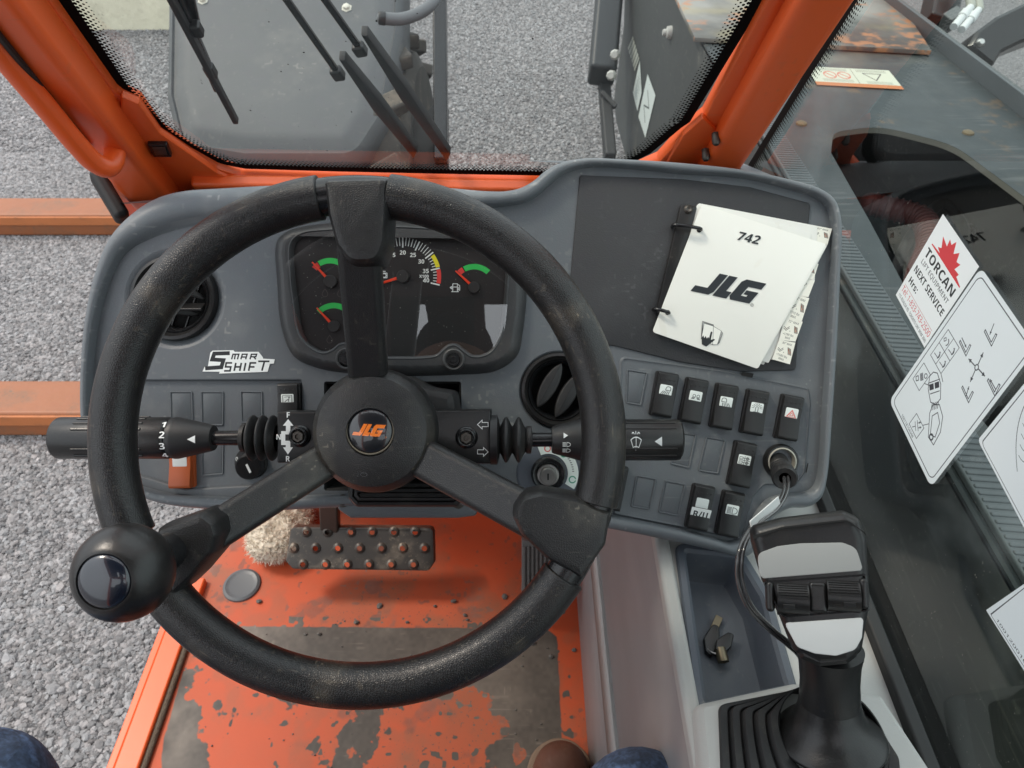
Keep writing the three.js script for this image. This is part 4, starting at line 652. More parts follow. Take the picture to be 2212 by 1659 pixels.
putSwitch('black rocker switch with a twin lamp symbol, second in the top row', [[1481, 814], [1533, 823], [1514, 918], [1462, 907]], 'pair');
putSwitch('black rocker switch with a right-slanting work lamp symbol, middle of the top row', [[1544, 827], [1599, 833], [1580, 932], [1529, 920]], 'work', 1);
putSwitch('black rocker switch with a flashing beacon symbol, left of the red triangle switch', [[1611, 837], [1667, 845], [1647, 945], [1591, 935]], 'beacon');
putSwitch('black rocker switch with a red hazard triangle at the right end', [[1686, 848], [1744, 856], [1720, 957], [1663, 947]], 'hazard');
putSwitch('black rocker switch with an axle diagram symbol beside the power socket', [[1584, 950], [1638, 961], [1618, 1055], [1567, 1044]], 'axle');
const bu = putSwitch('black rocker switch with a white B/U sticker', [[1493, 1045], [1547, 1056], [1529, 1146], [1477, 1134]], 'blank');
putSwitch('black rocker switch with a headlamp beam symbol, nearest the joystick', [[1557, 1060], [1612, 1071], [1594, 1159], [1541, 1148]], 'beam');
putSwitch('black rocker switch half hidden behind the right wheel rim', [[1308, 1000], [1358, 1010], [1341, 1104], [1291, 1094]], 'blank');
putSwitch('black rocker switch with a seat symbol above the letter F', [[598, 833], [645, 833], [647, 905], [601, 905]], 'seat', 0, -0.002, { sy: 0.85 });
{
  const g = plate(rect(0, 0, 0.0185, 0.0122, 0.0006), 0, 0.0006, 0.0002); planarUV(g, -0.00925, -0.0061, 0.0185, 0.0122); g.rotateX(0.17); g.translate(0, -0.0055, 0.0088);
  part(bu, 'sticker', g, print(canvas(185, 105, (x) => { x.fillStyle = '#eef1ee'; x.fillRect(0, 0, 185, 105); x.fillStyle = '#22282a'; x.font = 'bold 84px sans-serif'; x.textAlign = 'center'; x.textBaseline = 'middle'; x.fillText('B/U', 92, 56); }), 0.5), { label: 'white sticker reading B/U' });
  const or = makeSwitch('rocker_switch', 0.0235, 0.040, std([0.42, 0.085, 0.018], 0.42)), q = DF.uv(394, 1008, HF), fr = DF.sub(q[0], q[1], HF - 0.002, 0.02, -0.06);
  or.position.copy(fr.o); or.quaternion.setFromRotationMatrix(fr.m); or.userData = { label: 'orange rocker switch below the gear lever knob', category: 'switch', group: 'rocker switches on the dashboard' };
  const p = plate(rect(0, 0.0070, 0.0135, 0.012, 0.001), 0.0066, 0.0074, 0.0002); part(or, 'symbol_tile', p, M.white);
  // small rotary knob on the left panel
  const k = DF.uv(541, 1000, HF), kt = thing('rotary_knob', 'small black rotary knob with a white pointer left of the column', 'knob', DF.sub(k[0], k[1], HF - 0.0035, 0));
  part(kt, 'skirt', turned(V(0, 0, 0), V(0, 0, 0.004), [[0, 0.0155], [0.6, 0.0155], [1, 0.014], [1, 0]], 40), M.black);
  part(kt, 'grip', turned(V(0.001, -0.001, 0.003), V(0.0025, -0.003, 0.017), [[0, 0.0128], [0.85, 0.012], [1, 0.0108], [1, 0]], 40), M.blackSatin);
  const lm = new RoundedBoxGeometry(0.0022, 0.009, 0.0006, 1, 0.0002); lm.rotateZ(0.45); lm.translate(0.0032, -0.0035, 0.0173); part(kt, 'pointer', boxUV(lm), M.white);
  part(kt, 'scale_mark', (() => { const g = new THREE.PlaneGeometry(0.006, 0.007); g.translate(-0.0125, 0.004, 0.0045); return g; })(), inkM(canvas(64, 64, (x) => { x.fillStyle = '#cfd4d2'; x.font = 'bold 52px sans-serif'; x.textAlign = 'center'; x.textBaseline = 'middle'; x.fillText('0', 32, 34); }, true)));
}
// badge reading SMART SHIFT in two lines that share their capital S
{
  const q = DF.uv(516, 783, HF), fr = DF.sub(q[0], q[1], HF, 0.0), w = 162 * pxd, h = 54 * pxd;
  const g = new THREE.PlaneGeometry(w, h); g.translate(0, 0, 0.0006);
  const m = print(canvas(648, 216, (x) => {
    const P = (pts, f) => { x.beginPath(); pts.forEach((p, i) => i ? x.lineTo(...p) : x.moveTo(...p)); x.closePath(); x.fillStyle = f; x.fill(); };
    const S = (pts, wd, c) => { x.strokeStyle = c; x.lineWidth = wd; x.lineJoin = 'miter'; x.lineCap = 'butt'; x.beginPath(); pts.forEach((p, i) => i ? x.lineTo(...p) : x.moveTo(...p)); x.stroke(); };
    P([[75, 22], [95, 4], [278, 0], [290, 14], [500, 14], [536, 60], [540, 74], [642, 80], [634, 118], [598, 120], [580, 190], [150, 206], [158, 190], [6, 188], [24, 146], [54, 140]], '#e9ecea');
    S([[246, 26], [110, 30], [92, 82], [190, 88], [172, 150], [30, 160]], 34, '#16191b');
    const K = (a, b, sx, sy, ch, wd) => { const L = { M: [[[0, 10], [2, 0], [10, 0], [8, 10]], [[5.2, 0], [4, 10]]], A: [[[0, 10], [2, 0], [8.5, 0], [6.5, 10]], [[1, 5.5], [7, 5.5]]], R: [[[0, 10], [2, 0], [9, 0], [8, 5], [1, 5]], [[5, 5], [8, 10]]], S: [[[9, 0], [2, 0], [1.2, 5], [7.5, 5], [6.5, 10], [-0.5, 10]]], H: [[[0, 10], [2, 0]], [[8.5, 0], [6.5, 10]], [[1, 5], [7.5, 5]]], I: [[[0, 10], [2, 0]]], F: [[[0, 10], [2, 0], [9, 0]], [[1.2, 5], [7, 5]]], T: [[[0, 0], [9, 0]], [[5, 0], [3, 10]]] }[ch]; for (const l of L) S(l.map(([u, v]) => [a + u * sx, b + v * sy]), wd, '#16191b'); };
    K(262, 36, 6.4, 4.4, 'M', 12); K(344, 36, 6.4, 4.4, 'A', 12); K(424, 36, 6.4, 4.4, 'R', 12);
    K(200, 112, 7.4, 7, 'S', 15); K(285, 112, 7.4, 7, 'H', 15); K(372, 112, 7, 7, 'I', 15); K(412, 112, 7.4, 7, 'F', 15); K(496, 98, 11, 8.2, 'T', 15);
  }, true), 0.4, { transparent: true });
  const b = thing('dashboard_badge', 'black and white lettered badge on the dashboard left of the cluster', 'badge', fr); part(b, 'print', g, m);
}
// ignition switch with its white label
{
  const q = DF.uv(1184, 1022, HF), t = thing('ignition_switch', 'ignition switch with silver key barrel right of the steering column', 'ignition switch', DF.sub(q[0], q[1], HF));
  part(t, 'boss', turned(V(0, 0, -0.001), V(0, 0, 0.002), [[0, 0.030], [0.5, 0.030], [0.9, 0.0285], [1, 0.028], [1, 0]], 56), M.dashDark);
  part(t, 'collar', turned(V(0, 0, 0.002), V(0, 0, 0.013), [[0, 0.0165], [0.6, 0.016], [0.8, 0.0145], [0.7, 0.0105], [0.4, 0.0102]], 44), M.blackSatin);
  part(t, 'barrel', turned(V(0, 0, 0.004), V(-0.001, -0.001, 0.019), [[0, 0.010], [0.45, 0.010], [0.46, 0.008], [0.92, 0.008], [1, 0.0072], [1, 0]], 40), M.steel);
  const k = new RoundedBoxGeometry(0.0012, 0.006, 0.0008, 1, 0.0002); k.translate(-0.001, -0.001, 0.0191); part(t, 'key_slot', boxUV(k), M.deep);
  const A = []; for (let i = 0; i <= 20; i++) { const a = lerp(1.95, -0.55, i / 20); A.push([0.0285 * Math.cos(a), 0.0285 * Math.sin(a)]); } for (let i = 20; i >= 0; i--) { const a = lerp(1.95, -0.55, i / 20); A.push([0.0185 * Math.cos(a), 0.0185 * Math.sin(a)]); }
  const g = pillow({ pts: A }, [[0, 0.0026]]); planarUV(g, -0.03, -0.03, 0.06, 0.06);
  part(t, 'label', g, print(canvas(240, 240, (x) => { x.fillStyle = '#dfe8e2'; x.fillRect(0, 0, 240, 240); x.lineWidth = 4; const at2 = (a) => [120 + 94 * Math.cos(a), 120 - 94 * Math.sin(a)]; x.strokeStyle = '#d0605a'; x.beginPath(); x.arc(...at2(1.6), 11, 0, 7); x.stroke(); x.strokeStyle = '#2f8f6c'; x.beginPath(); x.arc(...at2(0.9), 11, 0, 7); x.stroke(); x.beginPath(); x.arc(...at2(-0.25), 12, 0.4, 6); x.moveTo(...at2(-0.25)); x.stroke(); x.fillStyle = '#555'; for (let i = 0; i < 7; i++) { const p = at2(0.62 - i * 0.09); x.fillRect(p[0] - 3, p[1] - 2, 7, 3); } }), 0.5));
}
// power socket with a charger plug and its cable
const sockQ = DF.uv(1684, 996, HF), SK = DF.sub(sockQ[0], sockQ[1], HF + 0.001);
{
  const t = thing('power_socket', 'round power socket with a pale metal ring at the panel corner', 'socket', SK);
  part(t, 'collar', turned(V(0, 0, -0.002), V(0, 0, 0.006), [[0, 0.0165], [0.6, 0.0165], [1, 0.015], [1, 0.0135], [0.4, 0.0133]], 48), M.black);
  part(t, 'metal_ring', turned(V(0, 0, -0.02), V(0, 0, 0.0066), [[0, 0.0108], [0.9, 0.0112], [1, 0.0122], [0.98, 0.0134], [0.8, 0.0136]], 48), std([0.42, 0.40, 0.34], 0.45, { metalness: 0.5 }));
  part(t, 'back', turned(V(0, 0, -0.022), V(0, 0, -0.02), [[0, 0.012], [1, 0.012], [1, 0]], 24), M.deep);
  const P = thing('charger_plug', 'black ribbed charger plug in the power socket', 'plug', SK), a = SK.w(0, 0, -0.005), b = at(1696, 1034, 0.622);
  partW(P, 'body', turned(a, b, [[0, 0.0085], [0.25, 0.0088], [0.42, 0.009], [0.44, 0.0075], [0.50, 0.0075], [0.52, 0.0098], [0.6, 0.0102], [0.62, 0.0094], [0.66, 0.0094], [0.68, 0.0104], [0.74, 0.0104], [0.76, 0.0096], [0.8, 0.0096], [0.82, 0.0108], [0.94, 0.011], [1, 0.0095], [0.98, 0.005]], 36), M.rubber);
  const gl = std([0.05, 0.05, 0.052], 0.12, { clearcoat: 1, clearcoatRoughness: 0.08 });
  const way = [at(1694, 1032, 0.624), at(1695, 1048, 0.61), at(1688, 1075, 0.59), at(1668, 1105, 0.57), at(1638, 1128, 0.55), at(1614, 1152, 0.54), at(1596, 1195, 0.53), at(1594, 1250, 0.53), at(1612, 1305, 0.53), at(1655, 1355, 0.535), at(1700, 1392, 0.545), at(1728, 1420, 0.555), at(1752, 1470, 0.56)];
  const c = thing('charger_cable', 'glossy black cable looping from the socket behind the joystick', 'cable', at(1604, 1220, 0.54));
  partW(c, 'sheath', tube(way, 0.0017, 160, 10), gl); partW(c, 'twin_core', tube(way.map((p, i) => p.clone().add(V(0.003, 0.0014, 0))), 0.0013, 160, 10), gl);
  partW(c, 'paper_flag', beam(at(1683, 1082, 0.578), at(1622, 1136, 0.540), 0.0078, 0.0012, FW.clone().negate().add(V(0.3, 0, 0)), 0.0004), M.white);
}

// ---------------------------------------------------------------- steering column, levers
const CF = Frame.cam(830, 945, 0.605);
const arrow = (x, P, f, s) => { x.beginPath(); P.forEach((p, i) => i ? x.lineTo(...p) : x.moveTo(...p)); x.closePath(); if (f) { x.fillStyle = f; x.fill(); } if (s) { x.strokeStyle = s; x.lineWidth = 6; x.lineJoin = 'miter'; x.stroke(); } };
{
  const t = thing('steering_column', 'black steering column housing with shift markings behind the hub', 'steering column', CF);
  part(t, 'housing', plate(CF.c([[598, 890, 4], [1060, 886, 4], [1062, 1002, 4], [598, 1000, 4]]), -0.04, 0, 0.0014), M.black);
  for (const [x, y] of [[648, 942], [1008, 945]]) {
    const q = CF.uv(x, y), b = part(t, 'bolt', turned(V(q[0], q[1], -0.001), V(q[0], q[1], 0.007), [[0, 0.0100], [0.3, 0.0092], [0.4, 0.0080], [0.9, 0.0076], [1, 0.0066], [0.9, 0.0056], [0.5, 0.0054], [0.5, 0]], 32), M.blackSatin);
    part(b, 'bolt_head', turned(V(q[0], q[1], 0.003), V(q[0], q[1], 0.0068), [[0, 0.0056], [0.8, 0.0054], [1, 0.0046], [1, 0.0026], [0.5, 0.0024], [0.5, 0]], 6), M.screw);
  }
  const a = CF.uv(596, 1000), b = CF.uv(642, 886), g = new THREE.PlaneGeometry(b[0] - a[0], b[1] - a[1]); g.translate((a[0] + b[0]) / 2, (a[1] + b[1]) / 2, 0.0005);
  part(t, 'shift_marking', g, inkM(canvas(230, 570, (x) => { x.fillStyle = '#eef0ee'; x.font = 'bold 82px sans-serif'; x.textAlign = 'center'; x.textBaseline = 'middle'; x.fillText('F', 134, 52); x.fillText('N', 32, 290); x.fillText('R', 128, 526); arrow(x, [[134, 96], [192, 168], [158, 168], [158, 270], [104, 270], [104, 330], [158, 330], [158, 400], [188, 400], [132, 478], [78, 400], [108, 400], [108, 376], [58, 376], [58, 226], [110, 226], [110, 168], [76, 168]], '#eef0ee'); x.clearRect(104, 262, 60, 8); }, true)));
  for (const [y, L] of [[917, true], [976, false]]) {
    const q = CF.uv(L ? 1043 : 1043, y), w = 27 * 0.605 / FL, h = 24 * 0.605 / FL, g2 = new THREE.PlaneGeometry(w, h); g2.translate(q[0], q[1], 0.0005);
    part(t, 'turn_arrow', g2, inkM(canvas(108, 96, (x) => arrow(x, [[8, 48], [48, 10], [48, 30], [100, 30], [100, 66], [48, 66], [48, 86]].map(([u, v]) => L ? [u, v] : [108 - u, v]), null, '#e8eae8'), true)));
  }
  // cowl and rubber gaiter
  const c1 = Frame.cam(900, 900, 0.64);
  part(t, 'cowl', (() => { const g3 = plate(c1.c([[860, 800, 30], [930, 836, 26], [985, 845, 20], [992, 890, 10], [960, 960, 10], [820, 960, 10]]), -0.05, 0.012, 0.008, { seg: 8 }); return inF(g3, c1).applyMatrix4(CF.m.clone().invert()); })(), M.rubber);
  const c2 = Frame.cam(878, 1072, 0.63);
  part(t, 'gaiter', (() => { const P = c2.c([[752, 1040, 14], [1000, 1040, 14], [1006, 1078, 10], [985, 1096, 12], [768, 1096, 12], [750, 1076, 10]]); return inF(pillow(P, [[0, -0.03], [0, -0.003], [0.002, 0], [0.0045, 0.001], [0.0055, -0.002], [0.0065, 0.002], [0.009, 0.003], [0.010, 0], [0.011, 0.004], [0.013, 0.004]]), c2).applyMatrix4(CF.m.clone().invert()); })(), M.rubber);
}
const bellows = (n, r0, r1, a = 0, b = 1) => { const o = []; for (let i = 0; i <= n * 12; i++) { const t = i / (n * 12); o.push([lerp(a, b, t), r0 + (r1 - r0) * (0.5 - 0.5 * Math.cos(t * n * 2 * Math.PI)) ** 0.7]); } return o; };
const cx3 = (x, y, h = 0) => CF.p3(x, y, h);
function wrapPrint(t, name, x, y, R, half, w, draw, cw, ch, h = -0.0) { // a print that follows the round of a lever lying along the x axis
  const q = CF.uv(x, y, R + h), arc2 = half * 2, g = new THREE.CylinderGeometry(R + 0.0004, R + 0.0004, w, 24, 1, true, -half, arc2);
  g.rotateZ(Math.PI / 2); g.applyMatrix4(new THREE.Matrix4().makeRotationX(0));
  // cylinder arc now faces +z around the x axis
  const p = g.attributes.position, uv = g.attributes.uv; for (let i = 0; i < p.count; i++) { const X = p.getX(i), Y = p.getY(i), Z = p.getZ(i), a = Math.atan2(Y, Z); uv.setXY(i, X / w + 0.5, a / arc2 + 0.5); }
  g.translate(q[0], t.userData.axisY, h); part(t, name, g, inkM(canvas(cw, ch, draw, true)));
}
{
  const R = 0.0182, H = -0.012, y0 = CF.uv(248, 946, H)[1];
  const X = (px) => CF.uv(px, 946, H)[0], P = (px) => V(X(px), y0, H);
  const t = thing('gear_lever', 'black gear lever with numbered grip on the left of the column', 'lever', CF); t.userData.axisY = y0;
  part(t, 'grip', turned(P(124), P(372), [[0, 0], [0, R - 0.003], [0.012, R - 0.001], [0.03, R], [0.97, R], [0.99, R - 0.0006], [1, R - 0.002]], 40), M.black);
  for (const a of [0.5, 0.85, 1.2, -0.5, -0.9, 1.6]) { const g = new RoundedBoxGeometry(150 * 0.61 / FL, 0.0026, 0.0022, 2, 0.0008); g.translate(X(250), 0, R - 0.0002); g.rotateX(-a); g.translate(0, y0, H); part(t, 'grip_rib', boxUV(g), M.black); }
  part(t, 'collar', turned(P(372), P(462), [[0, R - 0.002], [0.02, R - 0.0005], [0.1, R], [0.16, R], [0.9, R * 0.66], [1, R * 0.6], [1, 0]], 40), M.rubber);
  part(t, 'stem', turned(P(455), P(560), [[0, 0.0062], [0.95, 0.0068], [1, 0.0068]], 24), M.blackSatin);
  part(t, 'bellows', turned(P(522), P(600), [[0, 0.0075], [0.03, 0.0125], [0.14, 0.0125], [0.16, 0.0105], ...bellows(3, 0.0115, 0.020, 0.18, 1)], 40, 1.2), M.rubber);
  delete t.userData.tmp;
  wrapPrint(t, 'gear_numbers', 349, 946, R, 1.25, 0.016, (x) => { x.fillStyle = '#e9ebe9'; x.font = 'bold 60px sans-serif'; x.textAlign = 'center'; x.textBaseline = 'middle'; ['1', '2', '3', '4'].forEach((c, i) => x.fillText(c, 50, 74 + i * 76)); }, 100, 360, H);
  wrapPrint(t, 'pointer_mark', 413, 946, R * 0.86, 0.3, 0.008, (x) => arrow(x, [[6, 40], [74, 12], [74, 68]], '#e9ebe9'), 80, 80, H);
  delete t.userData.axisY;
}
{
  const R = 0.0180, H = -0.012, y0 = CF.uv(1350, 950, H)[1], X = (px) => CF.uv(px, 950, H)[0], P = (px) => V(X(px), y0, H);
  const t = thing('wiper_lever', 'black lever with wiper and light symbols right of the column', 'lever', CF); t.userData.axisY = y0;
  part(t, 'bellows', turned(P(1060), P(1150), [[0, 0.0215], [0.16, 0.0215], [0.2, 0.017], ...bellows(2, 0.0115, 0.020, 0.22, 0.82), [0.84, 0.0105], [0.86, 0.012], [0.97, 0.012], [1, 0.0075]], 40, 1.2), M.rubber);
  part(t, 'stem', turned(P(1145), P(1200), [[0, 0.0062], [1, 0.006]], 24), M.blackSatin);
  part(t, 'collar', turned(P(1192), P(1258), [[0, 0], [0, R * 0.62], [0.08, R * 0.68], [0.9, R], [1, R]], 40), M.rubber);
  part(t, 'grip', turned(P(1258), P(1470), [[0, R], [0.94, R], [0.98, R - 0.0006], [1, R - 0.0028], [1, R - 0.004], [0.996, R - 0.0045], [0.996, 0.0025], [1, 0.002], [1, 0]], 40), M.black);
  for (const a of [-0.35, 0.65, -0.75, 1.0]) { const g = new RoundedBoxGeometry(190 * 0.61 / FL, 0.0018, 0.0018, 2, 0.0006); g.translate(X(1360), 0, R - 0.0002); g.rotateX(-a); g.translate(0, y0, H); part(t, 'grip_rib', boxUV(g), M.black); }
  const wh = '#e2e4e2';
  wrapPrint(t, 'wiper_symbol', 1374, 946, R, 0.55, 0.0105, (x) => { x.strokeStyle = wh; x.lineWidth = 5; x.beginPath(); x.moveTo(8, 48); x.quadraticCurveTo(50, 22, 92, 48); x.lineTo(72, 84); x.quadraticCurveTo(50, 72, 28, 84); x.closePath(); x.moveTo(50, 96); x.lineTo(50, 40); x.moveTo(36, 20); x.quadraticCurveTo(28, 6, 20, 18); x.moveTo(64, 20); x.quadraticCurveTo(72, 6, 80, 18); x.moveTo(50, 20); x.lineTo(50, 8); x.stroke(); }, 100, 110, H);
  wrapPrint(t, 'pointer_mark', 1422, 946, R, 0.3, 0.007, (x) => arrow(x, [[4, 40], [76, 10], [76, 70]], wh), 80, 80, H);
  wrapPrint(t, 'light_marking', 1224, 950, R * 0.86, 0.9, 0.0085, (x) => { arrow(x, [[20, 60], [66, 82], [20, 104]], wh); x.strokeStyle = wh; x.lineWidth = 5; for (const y of [150, 200]) { x.beginPath(); x.moveTo(52, y - 16); x.lineTo(52, y + 16); x.quadraticCurveTo(88, y + 14, 88, y); x.quadraticCurveTo(88, y - 14, 52, y - 16); for (let i = 0; i < 4; i++) { x.moveTo(12, y - 14 + i * 9); x.lineTo(42, y - 14 + i * 9); } x.stroke(); } }, 100, 250, H);
  delete t.userData.axisY;
}

// ---------------------------------------------------------------- steering wheel
const WF = Frame.cam(774, 951, 0.53);
function jlg(x, ox, oy, w, h, col) {                            // the maker's slanted block lettering
  const P = (pts) => { x.beginPath(); pts.forEach(([a, b], i) => { const X = ox + (a + (100 - b) * 0.62) / 362 * w, Y = oy + b / 100 * h; i ? x.lineTo(X, Y) : x.moveTo(X, Y); }); x.closePath(); x.fillStyle = col; x.fill(); };
  P([[62, 0], [104, 0], [104, 84], [90, 100], [0, 100], [0, 72], [62, 72]]);
  P([[111, 0], [154, 0], [154, 68], [182, 68], [182, 100], [111, 100]]);
  P([[186, 14], [200, 0], [300, 0], [300, 30], [234, 30], [234, 74], [262, 74], [262, 66], [240, 66], [240, 46], [300, 46], [300, 100], [200, 100], [186, 84]]);
}
{
  const t = thing('steering_wheel', 'black grained steering wheel with three spokes and a round hub', 'steering wheel', WF);
  const R = 0.1832, r = 0.0166, arcs = [[[842, 430], [1322, 1092]], [[1244, 1262], [340, 1290]], [[300, 1150], [692, 430]]];
  // three grained rim sections between the spoke caps, each a little flattened
  const ang = ([x, y]) => { const q = WF.uv(x, y); return Math.atan2(q[1], q[0]); };
  arcs.forEach(([s, e], k) => {
    let a = ang(s), b = ang(e); while (b > a) b -= 2 * Math.PI;
    const g = new THREE.TorusGeometry(R, r, 28, 120, a - b), p = g.attributes.position; g.rotateZ(b);
    const uv = g.attributes.uv; for (let i = 0; i < uv.count; i++) uv.setXY(i, uv.getX(i) * R * (a - b), uv.getY(i) * 2 * Math.PI * r);
    const ends = [a, b].map((c) => { const d = new THREE.SphereGeometry(r, 24, 12); d.scale(1, 0.12, 1); d.rotateZ(c); d.translate(R * Math.cos(c), R * Math.sin(c), 0); return boxUV(d); });
    part(t, 'rim_grip', merge([g, ...ends]), M.wheel);
  });
  part(t, 'rim_core', (() => { const g = new THREE.TorusGeometry(R, r * 0.86, 16, 120); return boxUV(g); })(), M.blackSatin);
  // spoke caps over the rim
  const cap = (P, h = 0.0172) => part(t, 'spoke_cap', pillow(WF.c(P, h), [[-0.0003, -0.017], [-0.0005, -0.006], [0, 0.004], [0.0012, h - 0.004], [0.0034, h - 0.001], [0.007, h]], { seg: 8, base: true }), M.hub);
  cap([[694, 382, 16], [841, 378, 16], [838, 450, 20], [834, 520, 20], [818, 568, 40], [752, 570, 40], [722, 530, 30], [704, 465, 20]]);
  cap([[1110, 1100, 26], [1128, 1072, 26], [1170, 1062, 20], [1250, 1076, 20], [1324, 1108, 12], [1312, 1180, 30], [1258, 1256, 10], [1180, 1212, 30], [1125, 1160, 30], [1108, 1122, 14]]);
  cap([[432, 1106, 22], [462, 1128, 22], [470, 1158, 20], [456, 1200, 26], [412, 1252, 16], [370, 1292, 10], [320, 1200, 20], [335, 1140, 14]]);
  const hubAt = WF.uv(805, 932, -0.052), loc = (x, y, h) => { const q = WF.uv(x, y, h); return V(q[0], q[1], h); };
  const spoke = (p, w0, w1, out) => { const a = loc(805, 932, -0.088).lerp(V(...out), 0.16), b = V(...out); part(t, 'spoke', beam(a, b, w0, 0.017, V(0, 0, 1), 0.0065), M.hub); };
  spoke(0, 0.0325, 0, loc(775, 520, 0.004).toArray()); spoke(0, 0.033, 0, loc(1185, 1135, 0.003).toArray()); spoke(0, 0.030, 0, loc(405, 1185, 0.003).toArray());
  const HR = 137 * 0.582 / FL, hb = V(hubAt[0], hubAt[1], -0.052);
  part(t, 'hub', turned(V(hb.x, hb.y, -0.09), V(hb.x, hb.y, -0.040), [[0, 0.03], [0.05, HR - 0.003], [0.3, HR], [0.5, HR], [0.56, HR - 0.0008], [0.60, HR - 0.0006], [0.72, HR - 0.0022], [0.86, HR * 0.86], [0.94, HR * 0.66], [0.975, HR * 0.45], [0.985, 0.0196], [0.93, 0.0190], [0.9, 0.0186], [0.9, 0]], 72, 0.5), M.hub);
  const dome = new THREE.SphereGeometry(0.0188, 48, 24, 0, 2 * Math.PI, 0, Math.PI / 2); dome.scale(1, 0.26, 1); dome.rotateX(Math.PI / 2); planarUV(dome, -0.0188, -0.0188, 0.0376, 0.0376);
  const eq = WF.uv(799, 930, -0.042); dome.translate(eq[0], eq[1], -0.0445);
  part(t, 'emblem', dome, std(0xffffff, 0.3, { clearcoat: 1, clearcoatRoughness: 0.02, map: canvas(256, 256, (x) => { x.fillStyle = '#16171c'; x.fillRect(0, 0, 256, 256); x.save(); x.translate(128, 128); x.rotate(0.06); jlg(x, -96, -36, 184, 66, '#f07a24'); x.restore(); x.strokeStyle = '#f07a24'; x.lineWidth = 1.5; x.beginPath(); x.arc(216, 166, 4, 0, 7); x.stroke(); }) }), { label: 'round glossy emblem with slanted orange letters' });
  part(t, 'emblem_ring', (() => { const g = new THREE.TorusGeometry(0.0191, 0.0007, 8, 60); g.translate(eq[0], eq[1], -0.0428); return boxUV(g); })(), std([0.14, 0.12, 0.09], 0.7));
  const hs = WF.uv(783, 1021, -0.044), hg = new THREE.PlaneGeometry(0.014, 0.008); hg.translate(hs[0], hs[1], -0.0428); hg.rotateX(0);
  part(t, 'horn_symbol', hg, inkM(canvas(140, 80, (x) => { x.strokeStyle = 'rgba(70,70,72,0.9)'; x.lineWidth = 4; x.beginPath(); x.moveTo(20, 14); x.quadraticCurveTo(50, 40, 112, 40); x.moveTo(30, 8); x.quadraticCurveTo(46, 60, 30, 66); x.stroke(); x.beginPath(); x.ellipse(84, 54, 26, 14, 0, 0, 7); x.stroke(); }, true)));
  // spinner knob
  const K = at(268, 1236, 0.463), kf = Frame.cam(268, 1236, 0.463, 0.05, -0.06), k = thing('spinner_knob', 'black ball spinner knob with glossy dark inlay on the wheel', 'knob', kf), rk = 105 * 0.463 / FL;
  part(k, 'ball', turned(V(0, 0, -rk), V(0, 0, rk), [[0.02, 0.008], ...Array.from({ length: 40 }, (_, i) => { const a = lerp(-1.25, 0.96, i / 39); return [0.5 + 0.42 * Math.sin(a), rk * Math.cos(a) ** 0.9]; }), [0.85, rk * 0.572], [0.852, rk * 0.556], [0.842, rk * 0.545], [0.83, rk * 0.54], [0.83, 0]], 72, 0.5), M.black);
  const gl = new THREE.SphereGeometry(rk * 0.535, 48, 20, 0, 2 * Math.PI, 0, Math.PI / 2); gl.scale(1, 0.3, 1); gl.rotateX(Math.PI / 2); gl.translate(0, 0, rk * 0.66);
  part(k, 'inlay', boxUV(gl), std([0.006, 0.009, 0.018], 0.25, { clearcoat: 1, clearcoatRoughness: 0.01 }));
  k.quaternion.setFromRotationMatrix(Frame.cam(268, 1236, 0.463, 0.0, -0.03).m); k.updateMatrixWorld(true);
  partW(k, 'stalk', turned(at(374, 1185, 0.520), K.clone().addScaledVector(kf.n, -0.02), [[0, 0], [0, 0.014], [0.5, 0.0125], [1, 0.013]], 30), M.blackSatin);
}

